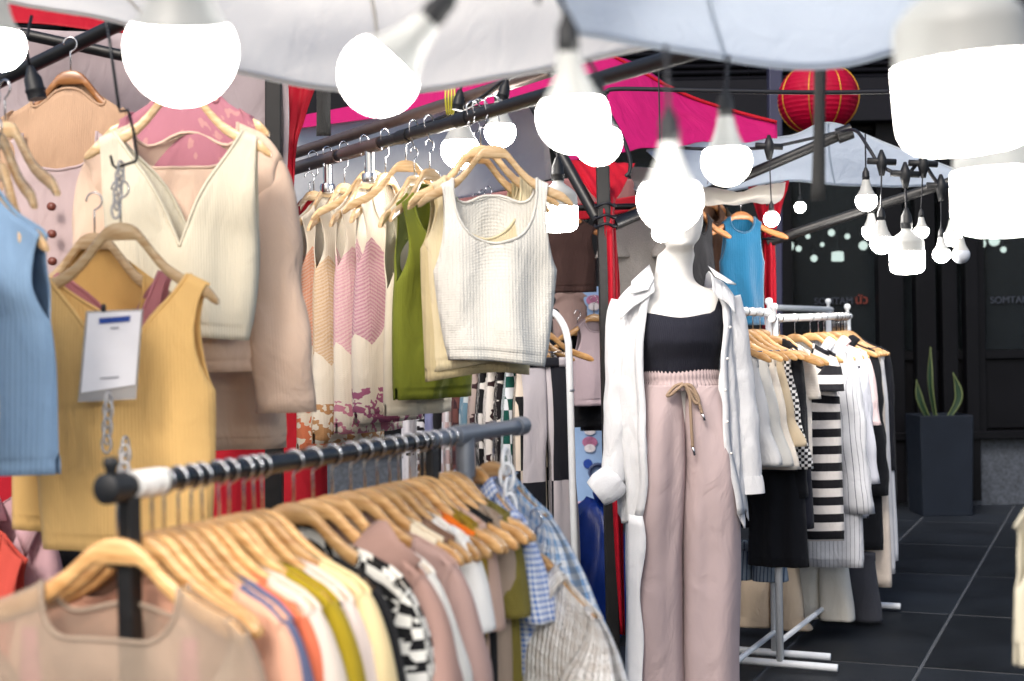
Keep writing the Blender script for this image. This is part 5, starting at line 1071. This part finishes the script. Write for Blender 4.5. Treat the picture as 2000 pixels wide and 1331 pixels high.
# lower tier of trousers under the striped tops
for i, (px_, py_, col, lab, d_) in enumerate(((1505, 1090, (196, 178, 156), 'beige trousers low behind the rack posts', 6.6), (1600, 1075, (206, 204, 196), 'pale grey skirt hanging low under the striped dress', 6.7), (1655, 1080, (60, 62, 70), 'dark pleated skirt low beside the pale grey skirt', 6.9), (1470, 1060, (96, 110, 130), 'blue-grey striped skirt under the dark navy trousers', 6.2))):
    trousers('skirt' if 'skirt' in lab else 'trousers', lab, 'skirt' if 'skirt' in lab else 'trousers', at(px_, py_, d_) + Vector((0, 0, .17)), rz(ROT2), K('lowr%d' % i, col, 'weave', None if i != 3 else vstripe((120, 134, 150), (60, 74, 96), .016, .3)), W=.15, L=.32 if i != 3 else .16, hemw=.16, waist=.13, skirt='skirt' in lab, thick=.06, seed=200 + i, group=GR)
# garments cut by the right picture edge
garment('shirt', 'white sleeve tip entering at the right picture edge', 'shirt', at(2150, 520, 4.0), rz(R(20)), K('edgewhite', (226, 222, 232), 'weave'), sw=.15, bw=.16, hw=.16, L=.5, sleeve=(.22, .07, 46), seed=210)
garment('pullover', 'cream blurred garment at the lower right picture edge', 'top', at(2046, 870, 2.2), rz(R(30)), K('edgecream', (214, 206, 184)), sw=.07, bw=.08, hw=.075, L=.18, neck=.03, nf=.03, arm=.08, thick=.03, seed=211)
# ================================================================== MANNEQUIN
DM = 5.2
def mz(py): return CH + (665.5 - py) / FPX * DM
def mx(px): return (px - 1000) / FPX * DM
def mp(px, py, dy=0.): v = at(px, py, DM); v.y += dy; return v
man = empty('mannequin', (mx(1335), DM, 0), None, 'white headed display mannequin wearing an open white shirt and dusty pink trousers', 'mannequin')
SKIN = plain('white_mannequin_cloth', (206, 204, 201), .7, nscale=220, nvar=.06, bump=.08)
def loft(name, rings, mat, parent, seg=36, caps=True, fn=None, solid=0., expo=1.0):
    """rings: (px centre, py, half width px, half depth m, dy)"""
    rings = [tuple(r) for r in rings]; pts, uvs = [], []
    dense = []
    for i in range(len(rings) - 1):
        for k_ in range(4):
            t = k_ / 4; a, b, c, d = rings[max(i - 1, 0)], rings[i], rings[i + 1], rings[min(i + 2, len(rings) - 1)]
            dense.append(tuple(.5 * ((2 * b[j]) + (c[j] - a[j]) * t + (2 * a[j] - 5 * b[j] + 4 * c[j] - d[j]) * t * t + (3 * b[j] - a[j] - 3 * c[j] + d[j]) * t ** 3) for j in range(5)))
    dense.append(rings[-1])
    for (px, py, hw_, hd, dy) in dense:
        ring, ur = [], []
        for j in range(seg):
            q = 2 * math.pi * j / seg; cx, sy = math.cos(q), math.sin(q)
            ax = abs(cx) ** expo * (1 if cx > 0 else -1); ay = abs(sy) ** expo * (1 if sy > 0 else -1)
            p = mp(px + hw_ * ax, py, dy + hd * ay)
            if fn: p = fn(p, px, py, cx, sy)
            ring.append(p); ur.append((hw_ / FPX * DM * q * .9, -py / FPX * DM))
        pts.append(ring); uvs.append(ur)
    q = MB(); b = q.grid(pts, uvs, True)
    if caps: q.cap(b, seg, True); q.cap(b + (len(pts) - 1) * seg, seg)
    return q.build(name, mat, parent, solid=solid)
def face(p, px, py, cx, sy):
    if 372 < py < 500 and sy < 0:      # brow, nose, lips and chin on the front of the head
        f = -sy; nose = .022 * math.exp(-((cx / .16) ** 2)) * math.exp(-(((py - 446) / 11) ** 2)) + .010 * math.exp(-((cx / .12) ** 2)) * math.exp(-(((py - 430) / 13) ** 2))
        eye = -.010 * (math.exp(-(((cx - .36) / .16) ** 2)) + math.exp(-(((cx + .36) / .16) ** 2))) * math.exp(-(((py - 425) / 7) ** 2))
        lip = .007 * math.exp(-((cx / .25) ** 2)) * math.exp(-(((py - 464) / 4) ** 2)); chin = .010 * math.exp(-((cx / .3) ** 2)) * math.exp(-(((py - 483) / 7) ** 2))
        p.y -= f * (nose + eye + lip + chin)
    return p
body = loft('body', [(1330, 366, 4, .01, .03), (1328, 369, 24, .055, .03), (1326, 381, 40, .09, .02), (1325, 400, 47, .108, .012), (1325, 425, 48, .112, .0), (1325, 448, 45, .105, -.012), (1325, 468, 38, .088, -.03), (1325, 482, 27, .066, -.05), (1324, 491, 30, .058, -.012), (1321, 500, 36, .062, .012),
    (1318, 520, 36, .062, .02), (1317, 542, 39, .066, .022), (1317, 556, 50, .075, .022), (1318, 566, 74, .085, .022), (1320, 577, 98, .092, .02), (1321, 592, 104, .098, .012), (1322, 612, 96, .105, .0), (1323, 640, 84, .118, -.012), (1324, 668, 82, .122, -.016), (1326, 700, 74, .102, 0), (1328, 735, 68, .09, .006), (1332, 770, 66, .08, .006), (1336, 820, 66, .07, .01), (1338, 850, 50, .05, .01)], SKIN, man, 40, True, face)
for cx_ in (1288, 1388):
    q = MB(); q.tube(catmull([mp(cx_, 900), mp(cx_, 1050), mp(cx_, 1250), Vector((mp(cx_, 1300).x, DM, .1))], 5), [.085 - .0028 * k_ for k_ in range(16)], 14); q.build('leg', SKIN, man)
q = MB(); q.lathe([(.20, .0), (.20, .012), (.19, .018), (.02, .02), (.014, .3)], 32, (mx(1340), DM, 0)); q.build('base', CHROME, man, angle=40)
# black ribbed scoop top: follows the chest, straps over the shoulders
BTOP = cloth('black_rib_jersey', (26, 27, 38), 'rib', bump=.25, period=.004)
def torso(py):
    rows = [(592, 101, .100, .012), (612, 96, .107, .0), (640, 85, .1195, -.012), (668, 83, .1235, -.016), (700, 76, .104, 0), (735, 71, .092, .006), (760, 76, .097, .006)]
    ys = [r[0] for r in rows]; return tuple(interp(py, ys, [r[k_] for r in rows]) for k_ in (1, 2, 3))
pts, uvs = [], []
for i in range(25):
    ring, ur = [], []
    for j in range(48):
        q_ = 2 * math.pi * j / 48; cx, sy = math.cos(q_), math.sin(q_)
        top = 612 + 10 * (1 - smooth(.0, .75, abs(cx))) - 52 * smooth(.66, .9, abs(cx)) * (1 - smooth(.90, .99, abs(cx))) + 40 * smooth(.93, 1, abs(cx))
        py = top + (755 - top) * (i / 24); hw_, hd, dy = torso(max(592, py)); cxp = 1320 + (py - 590) * .06
        p = mp(cxp + (hw_ + 1.5) * cx, py, dy + (hd + .004) * sy)
        p.y += -.003 * math.sin(py * .09 + cx * 4) * smooth(690, 740, py); ring.append(p); ur.append((q_ * .13, -py / FPX * DM))
    pts.append(ring); uvs.append(ur)
q = MB(); q.grid(pts, uvs, True); q.build('tank_top', BTOP, man, solid=.003)
# dusty pink trousers
PTR = cloth('dusty_pink_crepe', (178, 160, 161), 'weave', bump=.12, var=.07)
def leg(sx):
    def fn(p, px, py, cx, sy):
        n_ = noise.noise(Vector((cx * 1.6 + sx * 5, sy * 1.6, py * .006))); w_ = smooth(780, 900, py)
        p.y += w_ * .018 * n_ - .006 * math.sin(cx * 6 + sx + py * .004) * smooth(760, 850, py) * (1 if sy < 0 else 0)
        p.y -= .010 * math.exp(-((cx - .05) / .14) ** 2) * smooth(800, 950, py) * max(0, -sy)
        p.x += .008 * n_ * smooth(850, 1000, py) * abs(cx)
        return p
    return fn
legL = [(1292, 752, 40, .098, .0), (1292, 770, 42, .104, .0), (1290, 810, 45, .114, .0), (1289, 860, 47, .12, .0), (1288, 910, 49, .122, .0), (1284, 980, 51, .118, .0), (1280, 1060, 52, .116, .005), (1279, 1150, 53, .116, .0), (1280, 1250, 54, .118, .0), (1282, 1360, 56, .12, .0), (1284, 1400, 56, .12, .0)]
legR = [(1368, 752, 40, .098, .0), (1370, 770, 44, .104, .0), (1375, 810, 46, .114, .0), (1381, 860, 48, .12, .0), (1385, 910, 50, .122, .0), (1388, 980, 54, .118, .0), (1390, 1060, 55, .116, .005), (1389, 1150, 55, .116, .0), (1388, 1250, 55, .118, .0), (1388, 1360, 56, .12, .0), (1388, 1400, 57, .12, .0)]
tr = loft('trousers', legL, PTR, man, 40, False, leg(-1), .003, .85)
tr2 = loft('trouser_leg', legR, PTR, None, 40, False, leg(1), .003, .85); put(tr2, tr); tr2.matrix_parent_inverse = Matrix.Identity(4); tr2.parent = tr
# waistband with elastic gathers
pts, uvs = [], []
for i in range(11):
    py = 722 + 40 * i / 10; ring, ur = [], []
    for j in range(300):
        q_ = 2 * math.pi * j / 300; cx, sy = math.cos(q_), math.sin(q_); u = i / 10
        g_ = .002 * math.sin(q_ * 58 + 3 * noise.noise(Vector((q_ * 2, u * 2, 0)))) * (1 - .6 * (abs(u - .5) < .08)) + .004 * math.sin(u * math.pi * 2) ** 2
        p = mp(1328 + u * 3 + (73 + 5 * u) * cx, py + 5 * abs(cx) * 0 - 3 * math.cos(q_) , .004 + (.100 + .004 * u) * sy); n_ = Vector((cx, sy, 0)); ring.append(p + n_ * g_); ur.append((q_ * .1, -u * .07))
    pts.append(ring); uvs.append(ur)
q = MB(); q.grid(pts, uvs, True); wb_ = q.build('waistband', PTR, None); wb_.parent = tr
STRG = cloth('taupe_cord', (150, 128, 108), 'weave', bump=.4)
def cordp(name, pts_, r=.006): q = MB(); q.tube(catmull([mp(x, y, dy) for x, y, dy in pts_], 7), r, 8); o = q.build(name, STRG, None); o.parent = tr; return o
cordp('drawstring', [(1326, 748, -.118), (1312, 752, -.124), (1300, 764, -.126), (1296, 771, -.126), (1304, 768, -.128), (1316, 758, -.13), (1328, 750, -.126), (1342, 752, -.128), (1352, 768, -.13), (1356, 782, -.13), (1350, 785, -.13), (1342, 772, -.13), (1334, 756, -.13), (1327, 748, -.126)])
cordp('drawstring', [(1328, 748, -.122), (1338, 770, -.128), (1340, 800, -.132), (1342, 840, -.134), (1344, 868, -.134)])
cordp('drawstring', [(1330, 750, -.122), (1345, 764, -.128), (1356, 785, -.130), (1362, 805, -.132)])
for a_, b_ in (((1344, 868), (1348, 884)), ((1362, 805), (1367, 818))):
    q = MB(); q.tube([mp(*a_, -.134), mp(*b_, -.134)], .005, 8); o = q.build('cord_tip', CHROME, None); o.parent = tr
# white satin side stripe down the outer seam
SAT = cloth('white_satin', (226, 228, 232), 'plain', bump=.1, rough=.35, sheen=0)
g_ = []
for i in range(21):
    py = 1000 + 400 * i / 20; off = 1.5 + 3 * math.sin(i * .5); g_.append([mp(1222 - off * .4, py, -.03), mp(1226 + off * .3, py, -.09), mp(1237 + off, py, -.118), mp(1247 + off + 4 * math.sin(i * .7), py, -.132)])
q = MB(); q.grid(g_, [[(j * .02, -i * .03) for j in range(4)] for i in range(21)]); o = q.build('side_stripe', SAT, None, solid=.003); o.parent = tr
for o in tr.children: o.matrix_parent_inverse = Matrix.Identity(4)
tr.parent = man; tr.matrix_parent_inverse = world(man).inverted(); MW[tr.name] = Matrix.Identity(4)

# open white shirt --------------------------------------------------------
SHW = cloth('white_crinkled_cotton', (240, 241, 244), 'weave', bump=.5, var=.05, trans=.25, crease=.5)
SY = [560, 580, 600, 640, 700, 760, 820, 880, 940, 1000, 1030]
LO = [1240, 1212, 1206, 1204, 1202, 1200, 1200, 1202, 1206, 1208, 1210]      # outer silhouette, left of picture
RO = [1400, 1426, 1432, 1436, 1440, 1444, 1448, 1452, 1456, 1460, 1462]
LI = [1268, 1262, 1256, 1252, 1251, 1250, 1254, 1258, 1256, 1250, 1246]      # front edges
RI = [1392, 1398, 1406, 1408, 1403, 1399, 1403, 1410, 1420, 1434, 1446]
pts, uvs = [], []
for i in range(64):
    u = i / 63; row, ur = [], []
    for j in range(133):
        s_ = j / 132
        hem = 1012 + 10 * math.sin(s_ * 9) - 40 * math.sin(math.pi * min(1, max(0, s_))) ** 8 - 30 * (smooth(.12, .22, s_) * (1 - smooth(.78, .88, s_))) - 25 * smooth(.86, .9, s_) * (1 - smooth(.94, .99, s_)) + (12 if s_ > .96 else 0)
        py = 562 + (hem - 562) * u
        lo, ro, li, ri = (interp(py, SY, a) for a in (LO, RO, LI, RI)); cxm, hwm = (lo + ro) / 2, (ro - lo) / 2
        th0 = math.acos(max(-1, min(1, (li - cxm) / hwm))); th1 = math.acos(max(-1, min(1, (ri - cxm) / hwm)))
        # from the left front edge round the back to the right front edge (front is -y)
        a = -th0 + (-(2 * math.pi - th0) - (-th0)) * 0; ang = -th0 - s_ * (2 * math.pi - th0 + th1) 
        hd = .112 + .02 * smooth(590, 660, py) + .012 * smooth(760, 900, py); cx, sy = math.cos(ang), math.sin(ang)
        k_ = 1 + smooth(600, 700, py) * (.05 * math.sin(ang * 9 + 2 * noise.noise(Vector((ang, py * .006, 0)))) + .03 * math.sin(ang * 21 + 4 * noise.noise(Vector((ang * 2, py * .012, 4)))) + .03 * noise.noise(Vector((ang * 9, py * .04, 2))) + .06 * noise.noise(Vector((math.cos(ang) * 3, math.sin(ang) * 3, py * .007))))
        yy = sy * hd * k_ * (1.0 if sy < 0 else .9)
        top = smooth(600, 562, py)
        p = mp(cxm + hwm * cx * (1 + (k_ - 1) * .35), py + 16 * top * 0, yy + .01); row.append(p); ur.append((s_ * 1.1, -py / FPX * DM))
    pts.append(row); uvs.append(ur)
q = MB(); q.grid(pts, uvs); sh = q.build('shirt', SHW, man, solid=.003)
def shpart(q, name, **kw): o = q.build(name, SHW, None, **kw); o.parent = sh; o.matrix_parent_inverse = Matrix.Identity(4); return o
MW[sh.name] = Matrix.Identity(4)
# shoulder yoke from collar to sleeve heads
for sgn, xs in ((-1, ((1272, 530), (1252, 546), (1228, 562), (1208, 584))), (1, ((1384, 530), (1394, 542), (1412, 552), (1428, 572)))):
    g_ = []

    cl = catmull([Vector((a, b, 0)) for a, b in xs], 4); g_ = [[mp(c.x, c.y + 42, -.118 + .02 * k_ / len(cl)), mp(c.x, c.y + 24, -.102 + .02 * k_ / len(cl)), mp(c.x, c.y + 6, -.06), mp(c.x, c.y, .0), mp(c.x, c.y + 4, .06), mp(c.x, c.y + 26, .11)] for k_, c in enumerate(cl)]
    q = MB(); q.grid(g_, [[(k_ * .02, -j * .03) for j in range(6)] for k_ in range(len(cl))]); shpart(q, 'yoke', solid=.003)
# sleeves
def sleeve_tube(path, rad, name='sleeve', seed=0, flat=.8):
    pt = catmull([mp(*p) for p in path], 7); n_ = len(pt); q = MB(); rings, uu = [], []; L = 0
    for i, p in enumerate(pt):
        u = i / (n_ - 1); r_ = interp(u, [k_ / (len(rad) - 1) for k_ in range(len(rad))], rad); t = (pt[min(i + 1, n_ - 1)] - pt[max(i - 1, 0)]).normalized(); a = t.cross(Vector((0, 1, 0))).normalized(); b = Vector((0, 1, 0))
        if i: L += (pt[i] - pt[i - 1]).length
        rings.append([p + a * (r_ * math.cos(q_) * (1 + .12 * noise.noise(Vector((math.cos(q_) * 2, L * 12, seed))))) + b * (r_ * flat * math.sin(q_) * (1 + .2 * noise.noise(Vector((math.sin(q_) * 2, L * 10, seed + 3))))) for q_ in [2 * math.pi * j / 24 for j in range(24)]]); uu.append([(j / 24 * .4, -L) for j in range(24)])
    q.grid(rings, uu, True); return shpart(q, name, solid=.003)
sleeve_tube([(1222, 590, 0), (1212, 640, 0), (1210, 720, -.01), (1206, 800, -.02), (1202, 880, -.03), (1196, 935, -.04)], [.052, .055, .052, .05, .047, .045], seed=1)
sleeve_tube([(1418, 582, 0), (1430, 640, 0), (1440, 720, .01), (1450, 800, .01), (1456, 880, 0), (1460, 945, 0)], [.052, .056, .056, .056, .054, .05], seed=5)
# rolled cuff of the left-hand sleeve: a fat fold standing off the arm
def cuff(cxp, cyp, w_, h_, dy, tilt):
    q = MB(); rings = []
    for i in range(25):
        a = 2 * math.pi * i / 24; ring = []
        for j in range(12):
            b = 2 * math.pi * j / 12; rr_ = .024 * (1 + .25 * noise.noise(Vector((math.cos(a) * 2, math.sin(a) * 2, j * .4)))); R0 = w_
            x = (R0 + rr_ * math.cos(b) * .8) * math.cos(a); y = (R0 * .8 + rr_ * math.cos(b) * .8) * math.sin(a); z = h_ * math.sin(b)
            v_ = Matrix.Rotation(R(tilt), 3, 'Y') @ Vector((x, y, z)); ring.append(mp(cxp, cyp, dy) + v_)
        rings.append(ring)
    q.grid(rings, None, True); return shpart(q, 'rolled_cuff', merge=1e-5)
sleeve_tube([(1208, 930, -.035), (1196, 938, -.042), (1180, 948, -.05), (1162, 962, -.055)], [.046, .060, .064, .062, .052], 'rolled_cuff', 8.3, .95)
sleeve_tube([(1196, 940, -.04), (1180, 950, -.05), (1166, 960, -.055)], [.03, .045, .052], 'rolled_cuff', 11, .8)
sleeve_tube([(1460, 930, 0), (1461, 945, 0), (1462, 964, 0)], [.052, .056, .058], 'rolled_cuff', 9, .85)
# collar points and front plackets
for pts_ in ([(1268, 518, .0), (1252, 532, -.05), (1230, 552, -.075), (1226, 577, -.098), (1268, 566, -.122), (1272, 546, -.10)], [(1382, 520, .0), (1394, 532, -.05), (1412, 545, -.07), (1430, 558, -.085), (1410, 556, -.10), (1390, 542, -.09)]):
    a, b, c, d, e, f = [mp(x, y, dy - .008) for x, y, dy in pts_]; g_ = [[a.lerp(f, t), b.lerp(b.lerp(e, .8), t), c.lerp(e.lerp(d, .2), t), d.lerp(d.lerp(e, .9), t)] for t in (0, .25, .5, .75, 1)]
    q = MB(); q.grid(g_, [[(j * .03, i * .02) for j in range(4)] for i in range(5)]); shpart(q, 'collar', solid=.005)
for EX, off in ((LI, -1), (RI, 1)):
    g_ = []
    for i in range(30):
        py = 566 + (1000 - 566) * i / 29; x = interp(py, SY, EX); lo, ro = interp(py, SY, LO), interp(py, SY, RO); cxm, hwm = (lo + ro) / 2, (ro - lo) / 2; hd = .112 + .02 * smooth(590, 660, py) + .012 * smooth(760, 900, py)
        ydep = lambda xx: -hd * math.sqrt(max(0, 1 - ((xx - cxm) / hwm) ** 2)) * 1.06 - .004; wv = 2.5 * math.sin(i * .55)
        g_.append([mp(x + wv - off * 1, py, ydep(x)), mp(x + wv + off * 7, py, ydep(x + off * 7) - .004), mp(x + wv + off * 14, py, ydep(x + off * 14))])
    q = MB(); q.grid(g_, [[(j * .02, -i * .03) for j in range(3)] for i in range(30)]); shpart(q, 'placket', solid=.003)
BTN = plain('shell_button', (226, 224, 220), .3)
for py in (640, 700, 760, 820, 880):
    x = interp(py, SY, RI) + 7; q = MB(); q.tube([mp(x, py, -.135), mp(x, py, -.142)], .005, 10); o = q.build('button', BTN, None); o.parent = sh; o.matrix_parent_inverse = Matrix.Identity(4)
dup = {k_: v_ for k_, v_ in USED.items() if len(v_) > 1}
print('SHARED LABELS', {k_: len(v_) for k_, v_ in dup.items()})
